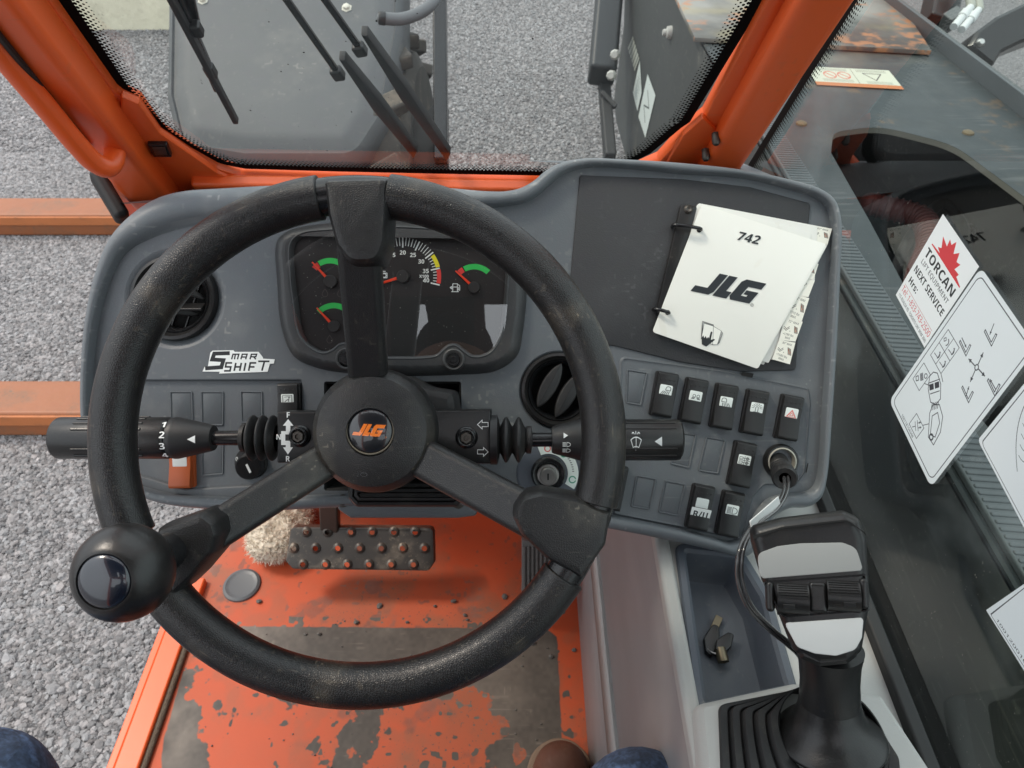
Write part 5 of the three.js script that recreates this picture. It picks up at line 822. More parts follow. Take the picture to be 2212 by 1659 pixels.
// ---------------------------------------------------------------- load chart booklet and its holder
{
  const LFm = DF, h0 = HF + 0.010, q0 = DF.uv(1452, 570, HF + 0.004);
  const b = thing('booklet_holder', 'black plastic holder bar with rings along the left of the booklet', 'holder', DF);
  part(b, 'bar', plate(DF.c([[1470, 440, 10], [1506, 446, 6], [1500, 470, 4], [1440, 682, 4], [1416, 678, 4], [1464, 470, 6]], HF + 0.006), HF + 0.0018, HF + 0.0075, 0.0012), M.black);
  const s = DF.uv(1487, 452, HF + 0.008); part(b, 'screw', turned(V(s[0], s[1], HF + 0.007), V(s[0], s[1], HF + 0.0095), [[0, 0.0046], [0.5, 0.0042], [1, 0.0025], [0.7, 0.001], [0.5, 0]], 20), M.screw);
  for (const [x0, y0, x1, y1] of [[1455, 487, 1512, 496], [1414, 668, 1443, 676]]) { const u = DF.uv(x0, y0, h0), v = DF.uv(x1, y1, h0); part(b, 'ring', tube([V(u[0], u[1], HF + 0.004), V(u[0], u[1], h0 + 0.002), V(lerp(u[0], v[0], 0.5), lerp(u[1], v[1], 0.5), h0 + 0.0055), V(v[0], v[1], h0 + 0.003), V(v[0], v[1], h0 - 0.004)], 0.0017, 30, 10), M.blackSatin); }
  // the booklet: tabbed cards fanned under a printed cover
  const m = thing('load_chart_booklet', 'white load chart booklet with index tabs on the dashboard pad', 'booklet', DF);
  const card = (P, z, mat, name, lab, uvP) => { const g = plate(DF.c(P, z), z - 0.0005, z, 0.0001, { seg: 4 }); if (uvP) { const a = DF.uv(uvP[0], uvP[3], z), c = DF.uv(uvP[2], uvP[1], z); planarUV(g, a[0], a[1], c[0] - a[0], c[1] - a[1]); } return part(m, name, g, mat, lab); };
  // lower cards, each with its tab; the print of a tab is drawn in the booklet's own tilt
  const tabPrint = (top, bot, kind) => canvas(140, 160, (x) => {
    x.fillStyle = '#ecebdf'; x.fillRect(0, 0, 140, 160); x.save(); x.translate(70, 80); x.rotate(0.1); x.translate(-70, -80); x.fillStyle = '#3a3a38'; x.font = '22px sans-serif'; x.textAlign = 'center';
    if (top) x.fillText(top, 70, 28); if (bot) { x.fillText(bot, 66, 124); x.fillText('MAX', 70, 148); }
    x.strokeStyle = '#44443f'; x.lineWidth = 4; if (kind) { x.beginPath(); x.moveTo(14, 66); x.lineTo(34, 78); x.lineTo(52, 58); x.moveTo(14, 78); x.lineTo(36, 90); x.lineTo(56, 68); x.stroke(); x.fillText('+', 68, 96); x.lineWidth = 5; x.strokeStyle = '#5a4a40'; for (let i = 0; i < 4; i++) { x.beginPath(); x.moveTo(88 + i * 8, 44 + i * 2); x.lineTo(108 + i * 8, 92); x.stroke(); } x.strokeStyle = '#c2714f'; x.lineWidth = 3; x.beginPath(); x.moveTo(96, 56); x.lineTo(112, 82); x.lineTo(122, 70); x.stroke(); }
    else { x.lineWidth = 3; x.beginPath(); x.moveTo(50, 30); x.lineTo(64, 22); x.lineTo(92, 40); x.lineTo(70, 80); x.lineTo(44, 84); x.closePath(); x.moveTo(64, 22); x.lineTo(54, 76); x.moveTo(76, 32); x.lineTo(60, 84); x.stroke(); x.fillRect(38, 78, 26, 16); }
    x.restore();
  });
  const z = (i) => HF + 0.0042 + i * 0.0010;
  const tabs = [[[1756, 488], [1797, 494], [1787, 529], [1746, 522], '60" MAX', '', 1], [[1727, 563], [1768, 570], [1757, 604], [1716, 598], '', '•1250 lbs', 1], [[1716, 598], [1760, 606], [1746, 642], [1705, 636], '', '', 0], [[1712, 636], [1748, 644], [1731, 696], [1694, 686], '72" MAX', '•1510 lbs', 1], [[1694, 686], [1734, 695], [1718, 738], [1683, 734], '72" MAX', '•1790 lbs', 1], [[1683, 734], [1718, 740], [1706, 787], [1668, 776], '80" MAX', '•1580 lbs', 1]];
  [[[1510, 439], [1797, 494], [1787, 530], [1650, 788], [1420, 712]], [[1508, 440], [1766, 489], [1760, 606], [1672, 778], [1416, 714]], [[1506, 442], [1752, 503], [1740, 640], [1660, 784], [1412, 716]]].forEach((P, i) => card(P.map((p) => [...p, 2]), z(i), M.paper, 'card'));
  tabs.forEach(([a, b2, c, d, tp, bt, kd], i) => {
    const zz = z(i === 0 ? 0 : 3) + 0.0003; card([[...a, 0], [...b2, 5], [...c, 5], [...d, 0]], zz, M.paper, 'index_tab');
    const P = [a, b2, c, d].map(([x, y]) => { const q = DF.uv(x, y, zz); return V(q[0], q[1], zz + 0.0003); }); part(m, 'tab_print', quad(P, 2), print(tabPrint(tp, bt, kd), 0.55));
  });
  const zc = z(5), C = [[1516, 441], [1787, 528], [1637, 797], [1409, 717]];
  const cov = canvas(1024, 1024, (x) => {
    x.fillStyle = '#eeeee6'; x.fillRect(0, 0, 1024, 1024); for (let i = 0; i < 60; i++) { x.fillStyle = `rgba(150,130,100,${0.02 + 0.05 * rnd()})`; x.beginPath(); x.ellipse(rnd() * 1024, rnd() * 1024, 4 + rnd() * 30, 2 + rnd() * 8, rnd() * 3, 0, 7); x.fill(); }
  });
  const cf = DF.sub(...DF.uv(1590, 620, zc), zc, -0.29), inC = (P) => P.map(([x, y, rad]) => { const p = DF.uv(x, y, zc), d = [p[0] - cf.o.clone().sub(DF.o).dot(DF.u), p[1] - cf.o.clone().sub(DF.o).dot(DF.v)], c = Math.cos(0.29), s2 = Math.sin(0.29); return [d[0] * c - d[1] * s2, d[0] * s2 + d[1] * c, (rad || 0) * pxd]; });
  card(C.map(([x, y]) => [x, y, 7]), zc, print(cov, 0.5), 'cover');
  for (const [x, y] of [[1510, 497], [1442, 675]]) { const q = DF.uv(x, y, zc), g = new THREE.CircleGeometry(0.0024, 20); g.translate(q[0], q[1], zc + 0.0004); part(m, 'punched_hole', g, M.deep); }
  // print on the cover, in the slant that the cover lies in
  const prt = (name, x, y, w, h, rot, cw, ch, f) => { const q = DF.uv(x, y, zc), g = new THREE.PlaneGeometry(w * pxd, h * pxd); g.rotateZ(-rot); g.translate(q[0], q[1], zc + 0.0005); part(m, name, g, inkM(canvas(cw, ch, f, true))); };
  prt('cover_number', 1618, 514, 62, 34, 0.22, 248, 136, (x) => { x.fillStyle = '#1d2326'; x.font = 'bold 106px sans-serif'; x.textAlign = 'center'; x.textBaseline = 'middle'; x.transform(1.15, 0, -0.25, 1, 0, 0); x.fillText('742', 122, 70); });
  prt('cover_logo', 1575, 623, 165, 64, 0.215, 660, 256, (x) => { jlg(x, 6, 20, 630, 200, '#1b2026'); });
  prt('trademark', 1624, 659, 8, 8, 0.2, 32, 32, (x) => { x.strokeStyle = '#333'; x.lineWidth = 2; x.beginPath(); x.arc(16, 16, 13, 0, 7); x.stroke(); x.font = 'bold 18px sans-serif'; x.fillStyle = '#333'; x.textAlign = 'center'; x.fillText('R', 16, 22); });
  prt('page_turn_symbol', 1534, 722, 60, 56, 0.1, 240, 224, (x) => {
    x.strokeStyle = '#25292c'; x.lineWidth = 3; x.fillStyle = '#eeeee6'; for (let i = 3; i >= 0; i--) { x.beginPath(); x.moveTo(58 - i * 6, 24 - i * 6); x.lineTo(140, 40 - i * 4); x.lineTo(150, 200); x.lineTo(46, 160); x.closePath(); x.fill(); x.stroke(); x.beginPath(); x.moveTo(140, 40); x.lineTo(212 + i * 5, 74 + i * 6); x.lineTo(190 + i * 5, 196 - i * 6); x.lineTo(150, 200); x.closePath(); x.fill(); x.stroke(); }
    x.fillStyle = '#191d20'; x.beginPath(); x.moveTo(48, 150); x.lineTo(60, 128); x.lineTo(72, 150); x.lineTo(82, 132); x.lineTo(94, 152); x.lineTo(106, 136); x.lineTo(112, 150); x.lineTo(122, 92); x.quadraticCurveTo(130, 84, 136, 94); x.lineTo(130, 160); x.lineTo(156, 150); x.quadraticCurveTo(168, 152, 160, 162); x.lineTo(112, 208); x.lineTo(96, 222); x.lineTo(56, 206); x.closePath(); x.fill();
  });
}

// ---------------------------------------------------------------- right console, tray, joystick
const CYL = -0.59, CO = flat(W(0, CYL, 0));
{
  const t = thing('side_console', 'pale grey side console between the floor and the right window', 'console', W(0.24, floorY, -0.2));
  const top = [[0.143, -0.47, 0.008], [0.321, -0.47, 0.008], [0.321, 0.95, 0.008], [0.143, 0.95, 0.008]];
  const trayP = CO.c([[1470, 1186, 16], [1596, 1200, 20], [1650, 1290, 20], [1706, 1490, 10], [1516, 1530, 12]]);
  partW(t, 'top', inF(pillow(top, [[0, -0.03], [0, -0.006], [0.002, -0.0015], [0.006, 0]], { holes: [trayP] }), CO), M.console);
  // the side: three slightly stepped panels that lean outwards towards the floor
  const wall = (y0, x0, y1, x1, name, m, o = 0) => partW(t, name, (() => { const g = plate([[-0.95, 0, 0.001], [0.47, 0, 0.001], [0.47, 1, 0.001], [-0.95, 1, 0.001]], -0.01, 0, 0.001); const a = V(x0, EY + y0, 0), b = V(x1, EY + y1, 0), v = b.clone().sub(a), n = V(-v.y, v.x, 0).normalize(); return g.applyMatrix4(new THREE.Matrix4().makeBasis(V(0, 0, 1), v, n).setPosition(a.addScaledVector(n, o))); })(), m);
  const mauve = std(0xffffff, 0.42, { map: worn([0.262, 0.255, 0.254], [0.4, 0.37, 0.34], 0.4, 0.2, 161), bump: ['fine', 0.0001] });
  wall(-1.25, 0.126, -1.0, 0.132, 'side_panel', mauve); wall(-1.0, 0.130, -0.93, 0.132, 'side_rib', M.console, 0.004); wall(-0.93, 0.132, -0.60, 0.142, 'side_panel', mauve); 
  partW(t, 'edge_rail', beam(W(0.146, CYL - 0.004, -0.95), W(0.146, CYL - 0.004, 0.47), 0.014, 0.02, V(0, 1, 0), 0.005), M.console);
  partW(t, 'front_end', beam(W(0.155, -0.92, -0.947), W(0.32, -0.92, -0.947), 0.02, 0.62, V(0, 1, 0), 0.004), M.console);
  partW(t, 'window_sill', beam(W(0.318, CYL + 0.003, -0.52), W(0.318, CYL + 0.003, 0.47), 0.012, 0.016, V(0, 1, 0), 0.003), M.seal);
  const tr = thing('storage_tray', 'blue grey moulded storage tray in the console holding keys', 'tray', CO.sub(...CO.uv(1590, 1350)));
  partW(tr, 'tray_body', inF(pillow(trayP, [[-0.006, 0.0015], [-0.004, 0.004], [0.001, 0.004], [0.004, 0.001], [0.008, -0.030], [0.012, -0.036], [0.016, -0.037]], { seg: 8 }), CO), M.tray);
  // keys
  const KF = flat(W(0, CYL - 0.037, 0)), kk = thing('key_bunch', 'two small keys with black heads lying in the storage tray', 'keys', KF.sub(...KF.uv(1552, 1385)));
  const kp = (x, y, h) => KF.p3(x, y, h), brass = std([0.2, 0.17, 0.12], 0.45, { metalness: 1 });
  partW(kk, 'key_head', inF(plate(KF.c([[1520, 1378, 6], [1540, 1348, 6], [1552, 1352, 6], [1556, 1392, 6], [1536, 1418, 6], [1524, 1406, 6]], 0.006), 0.001, 0.007, 0.001), KF), M.black);
  partW(kk, 'key_head', inF(plate(KF.c([[1548, 1382, 6], [1572, 1366, 6], [1586, 1370, 6], [1580, 1396, 6], [1560, 1414, 6], [1546, 1402, 6]], 0.012), 0.006, 0.013, 0.001), KF), M.black);
  partW(kk, 'key_blade', beam(kp(1541, 1362, 0.005), kp(1554, 1332, 0.005), 0.007, 0.002, V(0, 1, 0), 0.0005), brass);
  partW(kk, 'key_barrel', turned(kp(1556, 1400, 0.010), kp(1563, 1430, 0.008), [[0, 0.0048], [0.8, 0.0052], [1, 0.005], [1, 0.0032], [0.7, 0.003], [0.7, 0]], 24), brass);
  partW(kk, 'ring', (() => { const g = new THREE.TorusGeometry(0.007, 0.0008, 8, 30); g.rotateX(1.2); const p = kp(1545, 1400, 0.006); g.translate(p.x, p.y, p.z); return boxUV(g); })(), M.steel);
}
{
  // base plate, pleated boot, skirt, stem, head
  const B = flat(W(0, CYL, 0)), t = thing('joystick', 'black joystick with silver inlays and two thumb rollers', 'joystick', B.sub(...B.uv(1790, 1590)));
  const bp = B.c([[1508, 1520, 22], [1720, 1474, 10], [1905, 1500, 10], [2010, 1659, 10], [2090, 1900, 10], [1545, 1900, 10]], 0.02);
  partW(t, 'base_plate', inF(pillow(bp, [[-0.004, 0], [-0.002, 0.012], [0.0005, 0.0175], [0.004, 0.02]], { seg: 8 }), B), M.console);
  const bo = B.c([[1550, 1524, 22], [1700, 1496, 14], [1860, 1520, 20], [1940, 1640, 30], [1960, 1860, 30], [1562, 1860, 30]], 0.02), prof = [[0, 0.018]];
  for (let i = 0; i < 5; i++) { const o = i * 0.2; prof.push([o + 0.012, 0.0215 + i * 0.0035], [o + 0.035, 0.0232 + i * 0.0035], [o + 0.15, 0.0228 + i * 0.0035], [o + 0.19, 0.0205 + i * 0.0035]); }
  const bc = B.uv(1792, 1592, 0.03), bl = ring(bo, 0, 8), per = [], bpos = [];
  for (let i = 0; i < bl.length; i++) { const p = bl[i], q = bl[(i + 1) % bl.length], n = Math.max(1, Math.round(Math.hypot(q[0] - p[0], q[1] - p[1]) / 0.002)); for (let k = 0; k < n; k++) per.push([lerp(p[0], q[0], k / n), lerp(p[1], q[1], k / n)]); }
  const bR = prof.map(([t2, z]) => per.map((p) => { const dx = p[0] - bc[0], dy = p[1] - bc[1], l = Math.hypot(dx, dy); return [lerp(p[0], bc[0] + dx / l * 0.037, t2), lerp(p[1], bc[1] + dy / l * 0.037, t2), z]; }));
  for (let j = 0; j + 1 < bR.length; j++) for (let i = 0; i < per.length; i++) { const k = (i + 1) % per.length; bpos.push(...bR[j][i], ...bR[j][k], ...bR[j + 1][k], ...bR[j][i], ...bR[j + 1][k], ...bR[j + 1][i]); }
  const bg = new THREE.BufferGeometry(); bg.setAttribute('position', new THREE.Float32BufferAttribute(bpos, 3));
  partW(t, 'boot', inF(boxUV(creased(bg, 0.7)), B), M.rubber);
  const base = B.p3(1792, 1592, 0.032), neck = at(1790, 1418, 0.515), up = neck.clone().sub(base).normalize();
  const tip = at(1792, 1402, 0.515);
  partW(t, 'skirt', turned(base.clone().lerp(tip, -0.03), base.clone().lerp(tip, 0.42), [[0, 0.036], [0.02, 0.0388], [0.06, 0.0398], [0.11, 0.0392], [0.17, 0.0375], [0.28, 0.033], [0.42, 0.0285], [0.6, 0.0248], [0.8, 0.0226], [1, 0.0212]], 64, 1.0), M.black);
  // stem: an oval lofted from the skirt to the collar
  const HFm = Frame.cam(1755, 1270, 0.485, 0.10, -0.30, -0.04);
  partW(t, 'stem', turned(base.clone().lerp(tip, 0.40), tip, [[0, 0.0212], [0.4, 0.0204], [0.75, 0.0212], [1, 0.0232], [1, 0]], 48, 1.2), M.black);
  // head, built on its own plane
  const q = (L, h = 0) => HFm.c(L, h), hp = q([[1622, 1140, 34], [1690, 1122, 20], [1826, 1106, 24], [1860, 1122, 22], [1876, 1170, 30], [1884, 1300, 20], [1866, 1410, 26], [1838, 1436, 18], [1770, 1442, 18], [1716, 1412, 20], [1688, 1340, 26], [1648, 1258, 20], [1623, 1170, 20]]);
  const inF2 = (g) => inF(g, HFm);
  const head = partW(t, 'head', inF2(pillow(hp, [[0.008, -0.038], [0.002, -0.028], [-0.0005, -0.012], [0.0006, -0.005], [0.003, -0.0012], [0.006, 0.0002], [0.009, 0.0004]], { seg: 8, base: true, crease: 0.9 })), M.black);
  partW(t, 'head_seam', inF2(pillow(q([[1624, 1158, 20], [1690, 1138, 20], [1830, 1122, 24], [1868, 1150, 22], [1872, 1158, 10], [1856, 1140, 10], [1828, 1126, 24], [1692, 1142, 20], [1628, 1164, 10]], 0.0006), [[0, 0.0007]])), M.deep);
  partW(t, 'upper_inlay', inF2(plate(q([[1636, 1196, 22], [1680, 1180, 14], [1728, 1174, 20], [1820, 1172, 24], [1850, 1184, 26], [1863, 1226, 10], [1860, 1233, 6], [1648, 1250, 8], [1640, 1240, 8]], 0.001), -0.002, 0.0012, 0.0006)), M.inlay, { label: 'grey upper inlay above the thumb rollers' });
  partW(t, 'lower_inlay', inF2(plate(q([[1694, 1346, 9], [1866, 1334, 9], [1862, 1378, 14], [1848, 1404, 26], [1806, 1417, 20], [1760, 1412, 20], [1722, 1398, 20]], 0.001), -0.002, 0.0012, 0.0006)), M.silver, { label: 'silver lower inlay below the thumb rollers' });
  partW(t, 'roller_bay', inF2(pillow(q([[1646, 1256, 6], [1872, 1240, 6], [1880, 1320, 10], [1690, 1334, 10]], 0.0006), [[0, 0.0006], [0.001, 0.0009], [0.002, -0.0016], [0.003, -0.002]])), M.blackSatin);
  for (const [x, y] of [[1714, 1296], [1824, 1290]]) {
    const c = HFm.uv(x, y, 0.004), r = new THREE.CylinderGeometry(0.0125, 0.0125, 0.0205, 40, 1); r.rotateZ(Math.PI / 2); r.rotateZ(0.07); r.translate(c[0], c[1], -0.0065);
    const rl = partW(t, 'thumb_roller', inF2(boxUV(creased(r, 0.6))), M.black);
    for (let i = 0; i < 6; i++) { const g = new RoundedBoxGeometry(0.0185, 0.0007, 0.001, 1, 0.0003), a = 0.15 + i * 0.13; g.translate(0, 0, 0.0127); g.rotateX(-a); g.rotateZ(0.07); g.translate(c[0], c[1], -0.0065); partW(rl, 'grip_ridge', inF2(boxUV(g)), M.black); }
    const w = new RoundedBoxGeometry(0.0075, 0.0035, 0.001, 2, 0.0005); w.translate(x < 1750 ? -0.003 : 0.003, 0, 0.0126); w.rotateX(0.35); w.rotateZ(0.07); w.translate(c[0], c[1], -0.0065); partW(rl, 'marker', inF2(boxUV(w)), M.rubber);
  }
  for (const [x, y, w] of [[1768, 1292, 0.012], [1664, 1290, 0.006], [1868, 1284, 0.006]]) { const c = HFm.uv(x, y, 0.003), g = new RoundedBoxGeometry(w, 0.021, 0.01, 3, 0.003); g.rotateZ(0.07); g.translate(c[0], c[1], -0.0028); partW(t, 'roller_divider', inF2(boxUV(g)), M.black); }
  partW(t, 'collar', inF2(pillow(q([[1716, 1400, 16], [1862, 1388, 16], [1856, 1424, 16], [1834, 1440, 16], [1772, 1446, 16], [1728, 1428, 16]], 0), [[0.002, -0.055], [0, -0.02], [0.001, -0.004], [0.004, -0.001]], { base: true, seg: 8 })), M.black);
}

// ---------------------------------------------------------------- stickers on the right window
{
  const S = leftFacing(W(glassX - 0.0016, 0, 0));
  const stick = (name, label, P, cw, ch, f, round = 0.004) => {
    const c3 = P.map(([x, y]) => S.p3(x, y)), n = 18, g = quad(c3, n);
    const m = std(0xffffff, 0.9, { map: canvas(cw, ch, (x) => { x.clearRect(0, 0, cw, ch); x.beginPath(); x.roundRect(0, 0, cw, ch, round * cw); x.clip(); f(x); }, true), alphaTest: 0.5, transmission: 0.3, thickness: 0, roughness: 0.95 });
    const t = thing(name, label, 'sticker', c3[0].clone().lerp(c3[2], 0.5)); partW(t, 'print', g, m); return t;
  };
  stick('service_sticker', 'white service sticker with red maple leaf and phone number on the window', [[2037, 462], [2115, 576], [1997, 751], [1935, 637]], 560, 820, (x) => {
    x.fillStyle = '#f3f5f6'; x.fillRect(0, 0, 560, 820); x.fillStyle = '#d93a42'; x.beginPath();
    [[60, 236], [520, 236], [520, 226], [440, 206], [448, 178], [386, 184], [410, 120], [366, 134], [344, 70], [300, 118], [262, 40], [236, 90], [196, 72], [206, 130], [120, 108], [168, 178], [130, 200], [180, 216], [60, 226]].forEach((p, i) => i ? x.lineTo(...p) : x.moveTo(...p)); x.closePath(); x.fill();
    x.fillStyle = '#15181c'; x.textAlign = 'center'; const tx = (s, y, size, w, b) => { x.font = `${b ? 'bold ' : ''}${size}px sans-serif`; const k = w / x.measureText(s).width; x.save(); x.translate(280, y); x.scale(k, 1); x.fillText(s, 0, 0); x.restore(); };
    tx('TORCAN', 346, 108, 470, true); tx('LIFT EQUIPMENT', 414, 54, 450); tx('NEXT SERVICE', 520, 84, 500, true); x.font = 'bold 78px sans-serif'; x.textAlign = 'left'; x.fillText('Hrs:', 40, 626); x.textAlign = 'center';
    x.strokeStyle = '#b84a4e'; x.lineWidth = 3; x.beginPath(); x.moveTo(30, 668); x.lineTo(530, 668); x.stroke(); x.fillStyle = '#cf3440'; tx('Tel: 1-833-743-2500', 738, 74, 510); x.fillStyle = '#20242a'; tx('115 RIVALDA RD. TORONTO ONT M9M 2M6', 796, 40, 510);
  }, 0);
  const ink = '#33343c';
  stick('control_diagram_sticker', 'large white sticker with arrow cross and joystick diagrams on the window', [[2119, 577], [2240, 752], [2011, 1053], [1921, 866]], 640, 1010, (x) => {
    x.fillStyle = '#e9eef1'; x.fillRect(0, 0, 640, 1010); x.strokeStyle = ink; x.lineWidth = 5; x.beginPath(); x.roundRect(28, 28, 584, 954, 40); x.stroke();
    const rot = -1.02, at2 = (cx, cy, f) => { x.save(); x.translate(cx, cy); x.rotate(rot); f(); x.restore(); }, ln = (p) => { x.beginPath(); p.forEach((q, i) => i ? x.lineTo(...q) : x.moveTo(...q)); x.stroke(); };
    const arrowL = (a, b, s = 16) => { ln([a, b]); const t = Math.atan2(b[1] - a[1], b[0] - a[0]); x.beginPath(); x.moveTo(b[0], b[1]); x.lineTo(b[0] - s * Math.cos(t - 0.5), b[1] - s * Math.sin(t - 0.5)); x.lineTo(b[0] - s * Math.cos(t + 0.5), b[1] - s * Math.sin(t + 0.5)); x.closePath(); x.fillStyle = ink; x.fill(); };
    at2(400, 330, () => { x.lineWidth = 6; for (const [a, b] of [[-1, -1], [1, -1], [-1, 1], [1, 1]]) arrowL([a * 14, b * 14], [a * 54, b * 60], 24); x.beginPath(); x.arc(0, 0, 14, 0, 7); x.fillStyle = '#e9eef1'; x.fill(); x.stroke(); x.lineWidth = 5;
      for (const [a, b, d] of [[-78, -128, 0], [112, -122, 1], [-84, 120, 2], [110, 132, 3]]) { x.save(); x.translate(a, b); ln([[-40, -44], [4, 46], [46, 2], [38, -6], [4, 26], [-32, -52], [-40, -44]]); if (d === 0) arrowL([-18, -60], [10, 0]); if (d === 1) arrowL([30, -60], [-2, -16]); if (d === 2) arrowL([-14, 10], [16, -36]); if (d === 3) arrowL([14, 16], [-20, -44]); x.restore(); } });
    x.lineWidth = 4; x.strokeRect(66, 360, 150, 190); x.beginPath(); x.moveTo(66, 455); x.lineTo(216, 455); x.moveTo(141, 360); x.lineTo(141, 550); x.stroke();
    for (const [a, b] of [[104, 408], [178, 408], [104, 502], [178, 502]]) at2(a, b, () => { x.lineWidth = 6; x.beginPath(); x.arc(0, 6, 20, -0.4, 1.8); x.stroke(); x.lineWidth = 4; if (b > 450 || a > 150) ln([[-26, -10], [0, 26], [26, 0]]); else { x.strokeRect(-18, -18, 18, 16); } });
    at2(240, 640, () => { x.lineWidth = 5; ln([[-44, 70], [-56, -10], [-34, -78], [0, -92], [34, -78], [56, -10], [44, 70], [0, 92], [-44, 70]]); ln([[-50, -40], [50, -40]]); x.fillStyle = '#33343c'; x.fillRect(-44, -30, 38, 34); x.fillRect(4, -30, 38, 34); ln([[-40, 24], [40, 24]]); for (let i = 0; i < 5; i++) ln([[-30 + i * 14, 80], [-44 + i * 14, 116]]); });
    x.strokeRect(58, 620, 96, 130); at2(106, 686, () => { x.lineWidth = 5; for (let i = 0; i < 4; i++) ln([[-8 + i * 7, -20], [-8 + i * 7, 20]]); x.beginPath(); x.arc(40, 4, 13, 0, 7); x.stroke(); x.strokeRect(-50, -14, 22, 26); });
    at2(400, 760, () => { x.lineWidth = 5; ln([[-70, 60], [-40, -70], [-6, -110], [50, -100], [70, -30], [40, 50], [-30, 110], [-70, 60]]); ln([[-50, 50], [-20, -50], [30, -60], [40, 0], [-10, 70], [-50, 50]]); x.lineWidth = 9; x.beginPath(); x.arc(-44, 64, 16, 0, 7); x.stroke(); });
    x.lineWidth = 4; x.strokeRect(240, 850, 110, 92); at2(295, 896, () => { ln([[-40, 0], [-10, 0]]); ln([[-10, -26], [-10, 26]]); ln([[12, -30], [12, 30]]); arrowL([12, -14], [44, -14]); arrowL([12, 14], [44, 14]); });
    ln([[154, 690], [200, 660]]); ln([[216, 550], [262, 566]]); ln([[330, 850], [362, 800]]);
    x.fillStyle = ink; x.font = '26px sans-serif'; x.fillText('10011815434B', 150, 972);
  }, 0.075);
  stick('hand_diagram_sticker', 'white sticker showing a hand and lever, cut by the right picture edge', [[2262, 768], [2420, 960], [2265, 1240], [2112, 951]], 640, 1010, (x) => {
    x.fillStyle = '#e9edf0'; x.fillRect(0, 0, 640, 1010); x.strokeStyle = ink; x.lineWidth = 5; x.beginPath(); x.roundRect(24, 24, 592, 962, 30); x.stroke();
    x.lineWidth = 4; const el = (a, b, rx, ry, r) => { x.beginPath(); x.ellipse(a, b, rx, ry, r, 0, 7); x.stroke(); };
    el(120, 300, 52, 60, 0.3); for (let i = 0; i < 6; i++) { x.beginPath(); x.moveTo(80 + i * 28, 390 + i * 64); x.quadraticCurveTo(130 + i * 24, 420 + i * 60, 170 + i * 22, 370 + i * 62); x.stroke(); } x.beginPath(); x.moveTo(72, 330); x.quadraticCurveTo(90, 600, 260, 800); x.moveTo(166, 330); x.quadraticCurveTo(180, 560, 330, 760); x.stroke();
    for (let i = 0; i < 4; i++) { x.beginPath(); x.roundRect(300 + i * 40, 620 + i * 70, 150, 56, 20); x.stroke(); x.beginPath(); x.arc(330 + i * 40, 648 + i * 70, 18, 0, 7); x.stroke(); }
    x.beginPath(); x.moveTo(300, 300); x.quadraticCurveTo(420, 420, 460, 640); x.stroke();
  }, 0.05);
  stick('lever_diagram_sticker', 'white sticker numbered 1001200101A at the right picture edge', [[2258, 1230], [2420, 1240], [2370, 1700], [2130, 1318]], 640, 1010, (x) => {
    x.fillStyle = '#e9edf0'; x.fillRect(0, 0, 640, 1010); x.strokeStyle = ink; x.lineWidth = 5; x.beginPath(); x.roundRect(24, 24, 592, 962, 10); x.stroke();
    x.lineWidth = 4; x.beginPath(); x.moveTo(170, 300); x.quadraticCurveTo(120, 420, 220, 520); x.lineTo(200, 700); x.lineTo(330, 840); x.stroke(); x.beginPath(); x.roundRect(210, 640, 110, 130, 24); x.stroke(); x.beginPath(); x.roundRect(300, 300, 200, 320, 50); x.stroke();
    x.fillStyle = ink; x.font = '40px sans-serif'; x.fillText('1001200101A', 50, 962);
  }, 0.01);
}

